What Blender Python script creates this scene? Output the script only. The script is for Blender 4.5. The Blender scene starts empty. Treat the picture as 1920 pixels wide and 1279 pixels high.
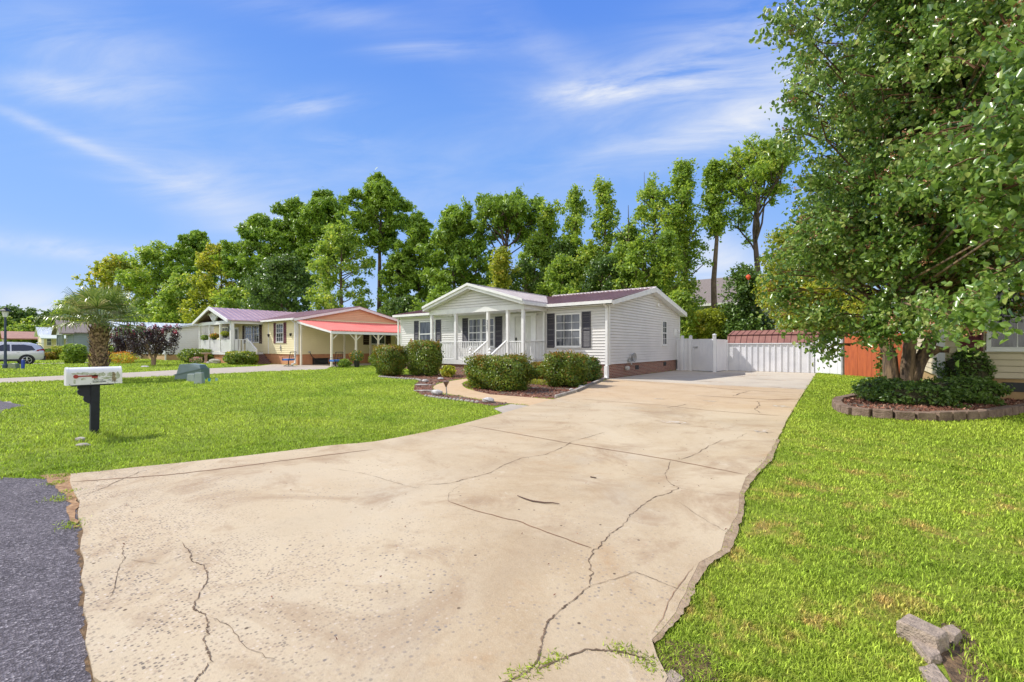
import bpy, math, random
import numpy as np
from mathutils import Vector
random.seed(7)
R = np.random.default_rng(11)
S = bpy.context.scene
COL = S.collection
# ------------------------------------------------------------------ camera
TH = math.radians(38.5); CT, ST = math.cos(TH), math.sin(TH)
F = 830.0; CAMH = 1.35; HZ = 650.0
cam = bpy.data.cameras.new("camera"); camo = bpy.data.objects.new("camera", cam); COL.objects.link(camo)
camo.location = (0, 0, CAMH); camo.rotation_euler = (math.pi/2, 0, TH)
cam.sensor_width = 36; cam.lens = F/1920*36; cam.shift_y = (HZ-639.5)/1920
cam.clip_end = 3000; cam.clip_start = 0.05
S.camera = camo
# ------------------------------------------------------------------ exposure, sun, sky
S.view_settings.view_transform = 'Standard'; S.view_settings.look = 'None'
S.view_settings.gamma = 1; S.view_settings.exposure = 0.47
SUN_AZ = math.radians(24); SUN_EL = math.radians(47)
SD = Vector((math.cos(SUN_AZ)*math.cos(SUN_EL), math.sin(SUN_AZ)*math.cos(SUN_EL), -math.sin(SUN_EL)))
sl = bpy.data.lights.new("sun", 'SUN'); sl.energy = 3.9; sl.angle = math.radians(0.5); sl.color = (1, .95, .87)
so = bpy.data.objects.new("sun", sl); COL.objects.link(so); so.rotation_euler = SD.to_track_quat('-Z', 'Y').to_euler()
W = bpy.data.worlds.new("World"); S.world = W; W.use_nodes = True
SKY_STR = 0.15
def build_world():
    nt = W.node_tree; N = nt.nodes; L = nt.links; N.clear()
    out = N.new('ShaderNodeOutputWorld'); bg = N.new('ShaderNodeBackground'); L.new(bg.outputs[0], out.inputs[0])
    sky = N.new('ShaderNodeTexSky'); sky.sky_type = 'NISHITA'; sky.sun_disc = False
    sky.sun_elevation = SUN_EL; sky.sun_rotation = math.atan2(-SD.x, -SD.y)
    sky.air_density = 1.0; sky.dust_density = 0.4; sky.ozone_density = 3.0; sky.altitude = 0
    tc = N.new('ShaderNodeTexCoord')
    def M(op, a, b=None, c=None):
        n = N.new('ShaderNodeMath'); n.operation = op
        for i, v in enumerate((a, b, c)):
            if v is None: continue
            if isinstance(v, (int, float)): n.inputs[i].default_value = v
            else: L.new(v, n.inputs[i])
        return n.outputs[0]
    sep = N.new('ShaderNodeSeparateXYZ'); L.new(tc.outputs['Generated'], sep.inputs[0])
    x, y, z = sep.outputs
    a = M('ADD', M('MULTIPLY', x, CT), M('MULTIPLY', y, ST))
    b = M('MAXIMUM', M('ADD', M('MULTIPLY', x, -ST), M('MULTIPLY', y, CT)), 0.08)
    u = M('DIVIDE', a, b); v = M('DIVIDE', z, b)
    def noise(su, sv, ang, scale, det, rough=.55, off=0, dist=0.0):
        c, s = math.cos(ang), math.sin(ang)
        uu = M('ADD', M('MULTIPLY', u, c*su), M('MULTIPLY', v, s*su))
        vv = M('ADD', M('MULTIPLY', u, -s*sv), M('MULTIPLY', v, c*sv))
        cb = N.new('ShaderNodeCombineXYZ'); L.new(uu, cb.inputs[0]); L.new(vv, cb.inputs[1]); cb.inputs[2].default_value = off
        n = N.new('ShaderNodeTexNoise'); n.inputs['Scale'].default_value = scale; n.inputs['Detail'].default_value = det
        n.inputs['Roughness'].default_value = rough; n.inputs['Distortion'].default_value = dist
        L.new(cb.outputs[0], n.inputs['Vector']); return n.outputs['Fac']
    n1 = noise(1, 4.5, .12, 2.3, 6, .62, 3.1, .6)
    n2 = noise(1, 1.3, -.2, 2.2, 4, .5, 8.4, .5)
    streak = M('MULTIPLY', M('SUBTRACT', n1, .3), 2.6)
    wob = M('MULTIPLY', M('SUBTRACT', n2, .5), .22)
    tot = None
    # high cirrus wisps: direction of the centre, half length, half width, tilt, density
    for (px, py, hl, hw, ang, st) in [
        (1130, 165, 130, 22, 4, .52), (1260, 140, 180, 40, 14, .50), (1390, 95, 260, 90, 20, .60), (1430, 205, 220, 70, 22, .66), (1290, 262, 230, 45, 14, .42), (1060, 110, 120, 40, -30, .20),
        (1110, 175, 110, 18, 4, .35), (575, 200, 95, 24, 6, .55), (780, 93, 90, 17, 2, .50), (650, 264, 80, 17, -4, .38),
        (90, 245, 150, 12, -24, .45), (250, 308, 120, 12, -22, .34), (380, 350, 260, 45, -16, .36), (560, 330, 250, 60, -8, .20), (90, 165, 150, 26, -8, .38), (90, 463, 210, 19, -7, .85), (230, 180, 200, 70, -10, .28),
        (110, 560, 200, 24, -3, .55), (60, 585, 60, 22, 0, .7), (620, 30, 200, 30, -8, .30), (140, 70, 230, 60, -10, .26), (240, 480, 60, 18, 10, .5),
        (1340, 490, 70, 60, 20, .75), (1180, 560, 120, 50, 0, .8), (880, 590, 120, 50, 0, .8), (1480, 560, 120, 60, 0, .7), (430, 400, 200, 40, -20, .3),
        (850, 320, 240, 90, -10, .16)]:
        cu, cv = (px-960)/F, (650-py)/F; c, s = math.cos(math.radians(ang)), math.sin(math.radians(ang))
        du = M('SUBTRACT', u, cu); dv = M('SUBTRACT', M('ADD', v, M('MULTIPLY', wob, min(.5, hw/F*4))), cv)
        p = M('DIVIDE', M('ADD', M('MULTIPLY', du, c), M('MULTIPLY', dv, s)), hl/F)
        q = M('DIVIDE', M('ADD', M('MULTIPLY', du, -s), M('MULTIPLY', dv, c)), hw/F)
        g = M('MULTIPLY', M('EXPONENT', M('MULTIPLY', M('ADD', M('MULTIPLY', p, p), M('MULTIPLY', q, q)), -1.0)), st)
        tot = g if tot is None else M('ADD', tot, g)
    general = M('MULTIPLY', M('MAXIMUM', M('SUBTRACT', n2, .50), 0), .55)
    cl = M('MULTIPLY', M('MAXIMUM', streak, .06), M('ADD', tot, general))
    hz = M('MULTIPLY', M('EXPONENT', M('MULTIPLY', M('MAXIMUM', v, 0), -9.0)), .25)
    cl = M('MINIMUM', M('ADD', M('MULTIPLY', cl, 1.0), hz), .92)
    hs = N.new('ShaderNodeHueSaturation'); hs.inputs['Saturation'].default_value = 1.18; hs.inputs['Hue'].default_value = .512; hs.inputs['Value'].default_value = 1.1
    L.new(sky.outputs[0], hs.inputs['Color'])
    # deepen the daylight gradient: paler towards the horizon, saturated overhead
    rp = N.new('ShaderNodeValToRGB'); e = rp.color_ramp.elements
    st = [(0.0, (2.5, 3.2, 4.6)), (.09, (2.0, 2.95, 4.7)), (.2, (1.42, 2.5, 4.7)), (.39, (.98, 2.08, 4.6)), (.6, (.60, 1.48, 4.3)), (.95, (.38, 1.05, 3.7))]
    while len(e) < len(st): e.new(.5)
    for k, (q, c) in zip(e, st): k.position = q; k.color = (c[0]/5*.98, c[1]/5*.98, c[2]/5*.98, 1)
    L.new(z, rp.inputs[0])
    m5 = N.new('ShaderNodeMix'); m5.data_type = 'RGBA'; m5.blend_type = 'MULTIPLY'; m5.inputs[0].default_value = 1; L.new(rp.outputs[0], m5.inputs[6]); m5.inputs[7].default_value = (5, 5, 5, 1)
    m6 = N.new('ShaderNodeMix'); m6.data_type = 'RGBA'; m6.inputs[0].default_value = .93; L.new(hs.outputs[0], m6.inputs[6]); L.new(m5.outputs[2], m6.inputs[7])
    mx = N.new('ShaderNodeMix'); mx.data_type = 'RGBA'; L.new(cl, mx.inputs[0]); L.new(m6.outputs[2], mx.inputs[6])
    mx.inputs[7].default_value = (4.0, 4.2, 4.6, 1)
    # unseen bright cloud added to the sky behind the viewpoint as fill light
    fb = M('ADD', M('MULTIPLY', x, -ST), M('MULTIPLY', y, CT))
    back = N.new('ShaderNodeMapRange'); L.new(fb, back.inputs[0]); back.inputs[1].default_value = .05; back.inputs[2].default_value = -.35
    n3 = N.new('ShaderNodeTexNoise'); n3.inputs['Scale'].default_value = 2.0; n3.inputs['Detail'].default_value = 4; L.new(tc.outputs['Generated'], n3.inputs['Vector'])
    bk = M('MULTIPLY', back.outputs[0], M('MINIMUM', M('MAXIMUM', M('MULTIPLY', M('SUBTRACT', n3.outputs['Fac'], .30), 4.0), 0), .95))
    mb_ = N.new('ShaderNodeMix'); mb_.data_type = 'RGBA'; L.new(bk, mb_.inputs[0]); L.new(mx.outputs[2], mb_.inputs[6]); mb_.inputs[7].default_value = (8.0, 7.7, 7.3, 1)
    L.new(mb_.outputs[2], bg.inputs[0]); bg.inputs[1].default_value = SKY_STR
build_world()
# ------------------------------------------------------------------ helpers: places
def w2(a, b): return (CT*a-ST*b, ST*a+CT*b)
def G(px, py, z=0.0):
    b = F*(CAMH-z)/(py-HZ); return w2((px-960)/F*b, b)
def PY(px, Y):                                    # the point of line of sight px on the line y = Y
    t = (px-960)/F; b = Y/(ST*t+CT); return w2(t*b, b)
# ------------------------------------------------------------------ helpers: materials
def mat(name, c1, c2=None, scale=4.0, rough=.6, bump=0.0, bscale=None, metal=0.0, detail=5, spec=.5, mix=None, trans=None, stretch=None, coat=0):
    m = bpy.data.materials.new(name); m.use_nodes = True
    nt = m.node_tree; N, L = nt.nodes, nt.links; p = N['Principled BSDF']
    p.inputs['Roughness'].default_value = rough; p.inputs['Metallic'].default_value = metal
    p.inputs['Specular IOR Level'].default_value = spec; p.inputs['Coat Weight'].default_value = coat
    p.inputs['Base Color'].default_value = (*c1, 1)
    geo = N.new('ShaderNodeNewGeometry'); vec = geo.outputs['Position']
    if stretch:
        mp = N.new('ShaderNodeMapping'); L.new(vec, mp.inputs[0]); mp.inputs['Scale'].default_value = stretch; vec = mp.outputs[0]
    if c2 is not None:
        n = N.new('ShaderNodeTexNoise'); n.inputs['Scale'].default_value = scale; n.inputs['Detail'].default_value = detail; n.inputs['Roughness'].default_value = .6
        L.new(vec, n.inputs['Vector'])
        r = N.new('ShaderNodeValToRGB'); lo, hi = mix or (.35, .65); r.color_ramp.elements[0].position = lo; r.color_ramp.elements[1].position = hi
        r.color_ramp.elements[0].color = (*c1, 1); r.color_ramp.elements[1].color = (*c2, 1)
        L.new(n.outputs['Fac'], r.inputs[0]); L.new(r.outputs[0], p.inputs['Base Color'])
    if bump:
        n = N.new('ShaderNodeTexNoise'); n.inputs['Scale'].default_value = bscale or scale*4; n.inputs['Detail'].default_value = 4
        L.new(vec, n.inputs['Vector']); bp = N.new('ShaderNodeBump'); bp.inputs['Strength'].default_value = bump; bp.inputs['Distance'].default_value = .02
        L.new(n.outputs['Fac'], bp.inputs['Height']); L.new(bp.outputs[0], p.inputs['Normal'])
    return m
def leafmat(name, c1, c2, c3=None, rough=.45, trans=.35, cl=.5, spec=.5):
    """leaf surface: each leaf its own tone from the per-leaf attribute, with some light passing through"""
    m = bpy.data.materials.new(name); m.use_nodes = True
    nt = m.node_tree; N, L = nt.nodes, nt.links; p = N['Principled BSDF']; out = N['Material Output']
    at = N.new('ShaderNodeAttribute'); at.attribute_name = 'rnd'
    r = N.new('ShaderNodeValToRGB'); e = r.color_ramp.elements
    e[0].position = .0; e[0].color = (*c1, 1); e[1].position = .85; e[1].color = (*c2, 1)
    if c3: k = e.new(.97); k.color = (*c3, 1)
    geo = N.new('ShaderNodeNewGeometry'); n = N.new('ShaderNodeTexNoise'); n.inputs['Scale'].default_value = cl; n.inputs['Detail'].default_value = 2
    L.new(geo.outputs['Position'], n.inputs['Vector'])
    a = N.new('ShaderNodeMath'); a.operation = 'MULTIPLY_ADD'; L.new(n.outputs['Fac'], a.inputs[0]); a.inputs[1].default_value = 1.1; a.inputs[2].default_value = -.55
    b = N.new('ShaderNodeMath'); b.operation = 'ADD'; L.new(at.outputs['Fac'], b.inputs[0]); L.new(a.outputs[0], b.inputs[1]); b.use_clamp = True
    L.new(b.outputs[0], r.inputs[0]); L.new(r.outputs[0], p.inputs['Base Color'])
    p.inputs['Roughness'].default_value = rough; p.inputs['Specular IOR Level'].default_value = spec
    t = N.new('ShaderNodeBsdfTranslucent'); hs = N.new('ShaderNodeHueSaturation'); hs.inputs['Hue'].default_value = .485; hs.inputs['Value'].default_value = 1.7
    L.new(r.outputs[0], hs.inputs['Color']); L.new(hs.outputs[0], t.inputs['Color'])
    mx = N.new('ShaderNodeMixShader'); mx.inputs[0].default_value = trans
    L.new(p.outputs[0], mx.inputs[1]); L.new(t.outputs[0], mx.inputs[2]); L.new(mx.outputs[0], out.inputs[0])
    return m
def brickmat(name, c1, c2, mortar, sc=1.0, bw=.2, rh=.067, axis='xy'):
    m = bpy.data.materials.new(name); m.use_nodes = True
    nt = m.node_tree; N, L = nt.nodes, nt.links; p = N['Principled BSDF']; p.inputs['Roughness'].default_value = .85
    geo = N.new('ShaderNodeNewGeometry'); s = N.new('ShaderNodeSeparateXYZ'); L.new(geo.outputs['Position'], s.inputs[0])
    ad = N.new('ShaderNodeMath'); ad.operation = 'ADD'; L.new(s.outputs[0], ad.inputs[0]); L.new(s.outputs[1], ad.inputs[1])
    cb = N.new('ShaderNodeCombineXYZ'); L.new(ad.outputs[0], cb.inputs[0]); L.new(s.outputs[2], cb.inputs[1])
    b = N.new('ShaderNodeTexBrick'); L.new(cb.outputs[0], b.inputs['Vector']); b.inputs['Scale'].default_value = sc
    b.inputs['Brick Width'].default_value = bw; b.inputs['Row Height'].default_value = rh; b.inputs['Mortar Size'].default_value = .008
    b.inputs['Color1'].default_value = (*c1, 1); b.inputs['Color2'].default_value = (*c2, 1); b.inputs['Mortar'].default_value = (*mortar, 1); b.inputs['Bias'].default_value = 0
    L.new(b.outputs['Color'], p.inputs['Base Color'])
    bp = N.new('ShaderNodeBump'); bp.inputs['Strength'].default_value = .6; bp.inputs['Distance'].default_value = .01; bp.invert = True
    L.new(b.outputs['Fac'], bp.inputs['Height']); L.new(bp.outputs[0], p.inputs['Normal'])
    return m
# ------------------------------------------------------------------ helpers: meshes
class MB:
    def __init__(s): s.v = []; s.f = []
    def quad(s, *p):
        k = len(s.v); s.v += [tuple(q) for q in p]; s.f.append(tuple(range(k, k+len(p)))); return s
    def hexa(s, p):                                # 8 points: bottom 4, top 4
        k = len(s.v); s.v += [tuple(q) for q in p]
        for f in ((3, 2, 1, 0), (4, 5, 6, 7), (0, 1, 5, 4), (1, 2, 6, 5), (2, 3, 7, 6), (3, 0, 4, 7)): s.f.append(tuple(k+i for i in f))
        return s
    def box(s, x0, x1, y0, y1, z0, z1):
        return s.hexa([(x0, y0, z0), (x1, y0, z0), (x1, y1, z0), (x0, y1, z0), (x0, y0, z1), (x1, y0, z1), (x1, y1, z1), (x0, y1, z1)])
    def obox(s, c, ang, hx, hy, z0, z1, tx=1.0, ty=1.0):
        ca, sa = math.cos(ang), math.sin(ang); P = []
        for z, kx, ky in ((z0, 1, 1), (z1, tx, ty)):
            for sx, sy in ((-1, -1), (1, -1), (1, 1), (-1, 1)):
                x, y = sx*hx*kx, sy*hy*ky; P.append((c[0]+x*ca-y*sa, c[1]+x*sa+y*ca, z))
        return s.hexa(P)
    def bar(s, p, q, w, h=None):                   # square bar between two points
        p, q = Vector(p), Vector(q); d = (q-p).normalized(); h = h or w
        up = Vector((0, 0, 1)) if abs(d.z) < .95 else Vector((0, 1, 0))
        a = d.cross(up).normalized()*w/2; b = a.cross(d).normalized()*h/2
        return s.hexa([p-a-b, p+a-b, p+a+b, p-a+b, q-a-b, q+a-b, q+a+b, q-a+b])
    def tube(s, pts, rad, n=6, cap=True):
        pts = [Vector(p) for p in pts]
        if isinstance(rad, (int, float)): rad = [rad]*len(pts)
        k0 = len(s.v); ref = None
        for i, p in enumerate(pts):
            d = (pts[min(i+1, len(pts)-1)]-pts[max(i-1, 0)])
            d = d.normalized() if d.length > 1e-9 else Vector((0, 0, 1))
            if ref is None: ref = Vector((1, 0, 0)) if abs(d.x) < .9 else Vector((0, 1, 0))
            a = d.cross(ref).normalized(); b = d.cross(a).normalized(); ref = -b if False else ref
            for j in range(n):
                t = 2*math.pi*j/n; s.v.append(tuple(p+(a*math.cos(t)+b*math.sin(t))*rad[i]))
        for i in range(len(pts)-1):
            for j in range(n):
                s.f.append((k0+i*n+j, k0+i*n+(j+1) % n, k0+(i+1)*n+(j+1) % n, k0+(i+1)*n+j))
        if cap: s.f.append(tuple(k0+j for j in range(n))); s.f.append(tuple(k0+(len(pts)-1)*n+j for j in reversed(range(n))))
        return s
    def lathe(s, c, prof, n=16):                   # prof: (radius, z)
        return s.tube([(c[0], c[1], c[2]+z) for r, z in prof], [r for r, z in prof], n)
    def prism(s, poly, z0, z1):                    # horizontal polygon
        k = len(s.v); n = len(poly)
        s.v += [(p[0], p[1], z0) for p in poly]+[(p[0], p[1], z1) for p in poly]
        s.f.append(tuple(k+n+i for i in range(n))); s.f.append(tuple(k+i for i in reversed(range(n))))
        for i in range(n): s.f.append((k+i, k+(i+1) % n, k+n+(i+1) % n, k+n+i))
        return s
    def vprism(s, poly, o, du, n, d0, d1):         # outline (u, z) in a vertical plane, thick from d0 to d1 along n
        k = len(s.v); m = len(poly)
        for d in (d0, d1):
            s.v += [(o[0]+du[0]*u+n[0]*d, o[1]+du[1]*u+n[1]*d, z) for u, z in poly]
        s.f.append(tuple(k+m+i for i in range(m))); s.f.append(tuple(k+i for i in reversed(range(m))))
        for i in range(m): s.f.append((k+i, k+(i+1) % m, k+m+(i+1) % m, k+m+i))
        return s
    def build(s, name, m, parent=None, smooth=False, bevel=0):
        L0 = (0, 0, 0)
        if parent is not None: L0 = ORG.get(parent.name, (0, 0, 0))
        me = bpy.data.meshes.new(name)
        me.from_pydata([(x-L0[0], y-L0[1], z-L0[2]) for x, y, z in s.v], [], s.f); me.update()
        me.materials.append(m)
        if smooth: me.polygons.foreach_set('use_smooth', [True]*len(me.polygons))
        o = bpy.data.objects.new(name, me); COL.objects.link(o)
        if parent is not None: o.parent = parent; ORG[o.name] = L0
        if bevel:
            b = o.modifiers.new('b', 'BEVEL'); b.width = bevel; b.segments = 2; b.limit_method = 'ANGLE'
        return o
ORG = {}
def npmesh(name, V, Fc, m, parent=None, rnd=None, smooth=False):
    L0 = ORG.get(parent.name, (0, 0, 0)) if parent is not None else (0, 0, 0)
    V = np.asarray(V, dtype=np.float32)-np.array(L0, dtype=np.float32); Fc = np.asarray(Fc, dtype=np.int32)
    me = bpy.data.meshes.new(name); k = Fc.shape[1]
    me.vertices.add(len(V)); me.vertices.foreach_set('co', V.ravel())
    me.loops.add(Fc.size); me.loops.foreach_set('vertex_index', Fc.ravel())
    me.polygons.add(len(Fc)); me.polygons.foreach_set('loop_start', np.arange(0, Fc.size, k, dtype=np.int32))
    me.polygons.foreach_set('loop_total', np.full(len(Fc), k, dtype=np.int32))
    if smooth: me.polygons.foreach_set('use_smooth', np.ones(len(Fc), dtype=bool))
    me.update(calc_edges=True)
    if rnd is not None:
        at = me.attributes.new('rnd', 'FLOAT', 'FACE'); at.data.foreach_set('value', np.asarray(rnd, dtype=np.float32))
    me.materials.append(m)
    o = bpy.data.objects.new(name, me); COL.objects.link(o)
    if parent is not None: o.parent = parent; ORG[o.name] = L0
    return o
def tag(o, label, cat, group=None, kind=None):
    if kind: o['kind'] = kind
    if label: o['label'] = label
    if cat: o['category'] = cat
    if group: o['group'] = group
    return o
def thing(name, label, cat, loc, group=None, rot=0, local=False):
    o = bpy.data.objects.new(name, None); COL.objects.link(o); o.location = loc; o.rotation_euler = (0, 0, rot); o.empty_display_size = .3
    ORG[o.name] = (0, 0, 0) if local else tuple(loc)
    return tag(o, label, cat, group)
def struct(o): o['kind'] = 'structure'; return o
class Fr:                                          # a vertical wall plane: u along, z up, d outward
    def __init__(s, o, du, n): s.o, s.du, s.n = o, du, n
    def P(s, u, z, d=0): return (s.o[0]+s.du[0]*u+s.n[0]*d, s.o[1]+s.du[1]*u+s.n[1]*d, z)
    def box(s, mb, u0, u1, z0, z1, d0, d1):
        P = s.P; return mb.hexa([P(u0, z0, d0), P(u1, z0, d0), P(u1, z0, d1), P(u0, z0, d1), P(u0, z1, d0), P(u1, z1, d0), P(u1, z1, d1), P(u0, z1, d1)])
def siding(mb, fr, u0, u1, z0, z1, step=.125, rng=None, prot=.024):
    """lapped boards: each course a slanted face with a little ledge under it"""
    n = max(1, round((z1-z0)/step)); h = (z1-z0)/n
    for i in range(n):
        a, b = z0+i*h, z0+(i+1)*h
        if rng: (ua, ub), (uc, ud) = rng(a), rng(b)
        else: ua, ub, uc, ud = u0, u1, u0, u1
        if ub-ua < .02: continue
        g_ = h*.13; a2 = a+g_
        mb.quad(fr.P(ua, a2, prot), fr.P(ub, a2, prot), fr.P(ud, b, .004), fr.P(uc, b, .004))
        mb.quad(fr.P(ua, a2, -.016), fr.P(ub, a2, -.016), fr.P(ub, a2, prot), fr.P(ua, a2, prot))
        mb.quad(fr.P(ua, a, -.016), fr.P(ub, a, -.016), fr.P(ub, a2, -.016), fr.P(ua, a2, -.016))
def window(parent, fr, u0, u1, z0, z1, cols, rows, mf, mp, sash=True, name='window', fw=.06):
    w = MB()
    for a in ((u0, u0+fw, z0, z1), (u1-fw, u1, z0, z1), (u0+fw, u1-fw, z1-fw, z1), (u0+fw, u1-fw, z0, z0+fw)): fr.box(w, *a, .0, .055)
    fr.box(w, u0-.03, u1+.03, z0-.03, z0, 0, .075)
    zm = (z0+z1)/2
    if sash: fr.box(w, u0+fw, u1-fw, zm-.025, zm+.025, .02, .05)
    wo = w.build(name, mf, parent)
    p = MB(); fr.box(p, u0+fw, u1-fw, z0+fw, z1-fw, 0, .024); p.build('pane', mp, wo)
    g = MB()
    if cols > 1 or rows > 1:
        for i in range(1, cols):
            u = u0+fw+(u1-u0-2*fw)*i/cols; fr.box(g, u-.009, u+.009, z0+fw, z1-fw, .024, .038)
        for j in range(1, rows):
            z = z0+fw+(z1-z0-2*fw)*j/rows
            if sash and abs(z-zm) < .05: continue
            fr.box(g, u0+fw, u1-fw, z-.009, z+.009, .024, .036)
        g.build('muntin', mf, wo)
    return wo
def shutter(parent, fr, u0, u1, z0, z1, m, label=None):
    s = MB(); t = .045
    for a in ((u0, u0+t, z0, z1), (u1-t, u1, z0, z1), (u0+t, u1-t, z0, z0+t), (u0+t, u1-t, z1-t, z1), (u0+t, u1-t, (z0+z1)/2-t/2, (z0+z1)/2+t/2)): fr.box(s, *a, .016, .05)
    n = int((z1-z0)/.05)
    for i in range(1, n):
        z = z0+(z1-z0)*i/n; P = fr.P
        s.quad(P(u0+t, z-.02, .042), P(u1-t, z-.02, .042), P(u1-t, z+.022, .022), P(u0+t, z+.022, .022))
    fr.box(s, u0+.01, u1-.01, z0+.01, z1-.01, .0, .02)
    return s.build('shutter', m, parent)
def roofslab(mb, e0, e1, r1, r0, th=.05):
    t = Vector((0, 0, th)); q = [Vector(p) for p in (e0, e1, r1, r0)]
    mb.hexa([q[0]-t, q[1]-t, q[2]-t, q[3]-t, q[0], q[1], q[2], q[3]])
def ribs(mb, e0, e1, r1, r0, sp=.23, w=.035, h=.025):
    e0, e1, r1, r0 = (Vector(p) for p in (e0, e1, r1, r0)); n = max(2, round((e1-e0).length/sp))
    for i in range(n+1):
        t = i/n; p = e0.lerp(e1, t)+Vector((0, 0, h/2)); q = r0.lerp(r1, t)+Vector((0, 0, h/2)); mb.bar(p, q, w, h)
def railing(mb, p, q, z0, z1, sp=.11, t=.035, top=.08, slope=0):
    p, q = Vector((p[0], p[1], 0)), Vector((q[0], q[1], 0)); L = (q-p).length
    mb.bar(p+Vector((0, 0, z1)), q+Vector((0, 0, z1+slope)), top, .045); mb.bar(p+Vector((0, 0, z0+.08)), q+Vector((0, 0, z0+.08+slope)), .05, .05)
    n = int(L/sp)
    for i in range(1, n):
        c = p.lerp(q, i/n); dz = slope*i/n; mb.box(c.x-t/2, c.x+t/2, c.y-t/2, c.y+t/2, z0+.10+dz, z1-.02+dz)
def inpoly(x, y, poly):
    c = np.zeros(len(x), bool); n = len(poly); j = n-1
    for i in range(n):
        xi, yi = poly[i]; xj, yj = poly[j]
        if yi != yj: c ^= ((yi > y) != (yj > y)) & (x < (xj-xi)*(y-yi)/(yj-yi)+xi)
        j = i
    return c
def flat(name, poly, z, m, th=.0, kind='structure', parent=None):
    from mathutils.geometry import tessellate_polygon
    P = [Vector((p[0], p[1], z)) for p in poly]; tri = tessellate_polygon([P]); mb = MB(); mb.v = [tuple(p) for p in P]
    for t in tri:
        a, b, c = (P[i] for i in t)
        mb.f.append(tuple(t) if (b-a).cross(c-a).z > 0 else tuple(reversed(t)))
    if th:
        k = len(P); mb.v += [(p.x, p.y, z-th) for p in P]
        for i in range(k): mb.f.append((i, (i+1) % k, k+(i+1) % k, k+i))
    o = mb.build(name, m, parent)
    if kind and parent is None: o['kind'] = kind
    return o
# ------------------------------------------------------------------ helpers: leaves
def leaves(name, C, size, m, parent, elong=1.5, nrm=None, flat_=0.0, sv=.35, fold=.25, six=False):
    """C: (n,3) leaf positions; each leaf a folded blade with its own direction, size and tone"""
    n = len(C); C = np.asarray(C)
    d = R.normal(size=(n, 3)); d[:, 2] -= flat_; d /= np.linalg.norm(d, axis=1)[:, None]
    t = R.normal(size=(n, 3)) if nrm is None else nrm+R.normal(size=(n, 3))*.55
    s = np.cross(d, t); s /= np.linalg.norm(s, axis=1)[:, None]+1e-9; u = np.cross(s, d)
    sz = (size*(1+R.uniform(-sv, sv, n)))[:, None] if np.isscalar(size) else (size*(1+R.uniform(-sv, sv, n)))[:, None]
    w = sz/elong
    A = C-d*sz*.5; B = C+d*sz*.5
    if six:
        mid1 = C-d*sz*.12; mid2 = C+d*sz*.2
        V = np.stack([A, mid1+s*w*.52+u*w*fold, mid2+s*w*.38+u*w*fold, B, mid2-s*w*.38+u*w*fold, mid1-s*w*.52+u*w*fold], 1).reshape(-1, 3)
        i = np.arange(n)[:, None]*6
        Fc = np.concatenate([i+np.array([[0, 1, 2, 3]]), i+np.array([[0, 3, 4, 5]])], 1).reshape(-1, 4)
    else:
        V = np.stack([A, C+s*w*.5+u*w*fold, B, C-s*w*.5+u*w*fold], 1).reshape(-1, 3)
        i = np.arange(n)[:, None]*4
        Fc = np.concatenate([i+np.array([[0, 1, 2]]), i+np.array([[0, 2, 3]])], 1).reshape(-1, 3)
    r = np.repeat(R.uniform(0, 1, n), 2)
    return npmesh(name, V, Fc, m, parent, r)
def ball(n, shell=.5):
    d = R.normal(size=(n, 3)); d /= np.linalg.norm(d, axis=1)[:, None]
    return d*(R.uniform(shell**3, 1, n)**(1/3))[:, None]
# ================================================================== materials
white = mat('white_paint', (.78, .78, .77), (.70, .70, .69), 3, .45)
whitev = mat('white_vinyl', (.74, .75, .78), (.66, .67, .71), 1.2, .4)
m_sid = mat('pale_grey_siding', (.70, .68, .66), (.63, .615, .60), .8, .55)
m_ysid = mat('cream_siding', (.82, .73, .47), (.76, .67, .42), .8, .6)
m_tsid = mat('tan_siding', (.62, .54, .38), (.52, .45, .31), .9, .6)
m_wsid = mat('white_siding', (.70, .71, .72), (.62, .63, .65), .6, .55)
m_pane = mat('window_glass', (.025, .03, .042), (.15, .16, .18), 2.2, .07, spec=.8, stretch=(2.5, 2.5, .35), mix=(.42, .66))
m_shg = mat('slate_shutter', (.050, .047, .060), (.065, .06, .075), 3, .5)
m_shr = mat('maroon_shutter', (.14, .025, .035), (.10, .02, .03), 3, .5)
m_shd = mat('dark_brown_shutter', (.05, .025, .02), None, rough=.5)
m_brick = brickmat('red_brick', (.30, .115, .07), (.20, .075, .05), (.42, .36, .30))
m_tbr = brickmat('tan_block', (.50, .33, .17), (.44, .28, .14), (.42, .27, .14), bw=.4, rh=.2)
m_roofm = mat('maroon_metal_roof', (.19, .095, .10), (.25, .14, .145), 1.5, .35, metal=.25)
m_roofw = mat('pale_metal_roof', (.62, .58, .58), (.48, .42, .43), 1.5, .35, metal=.1, stretch=(1, 8, 1))  # whitish streaked tone for the porch roof
m_roofp = mat('pinkish_metal_roof', (.36, .235, .265), (.45, .31, .34), 1.0, .35, metal=.2)
m_roofl = mat('light_metal_roof', (.50, .56, .60), (.62, .66, .68), 1.0, .4, metal=.1)
m_coral = mat('coral_awning', (.84, .27, .23), (.78, .22, .19), 1.2, .5)
m_peach = mat('peach_siding', (.80, .50, .30), (.74, .45, .27), 1, .6)
m_black = mat('black_metal', (.015, .016, .018), None, rough=.5)
m_navy = mat('dark_navy_paint', (.006, .008, .018), (.012, .014, .028), 8, .55, bump=.2)
m_grey = mat('grey_metal', (.35, .36, .37), (.22, .23, .24), 6, .5)
m_wood = mat('brown_wood', (.20, .10, .05), (.12, .06, .03), 5, .7, stretch=(1, 1, 4))
m_ped = mat('green_painted_cabinet', (.13, .19, .19), (.165, .225, .22), 3, .5)
m_pedg = mat('grey_green_plastic', (.33, .38, .37), (.27, .32, .31), 4, .55)
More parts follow.
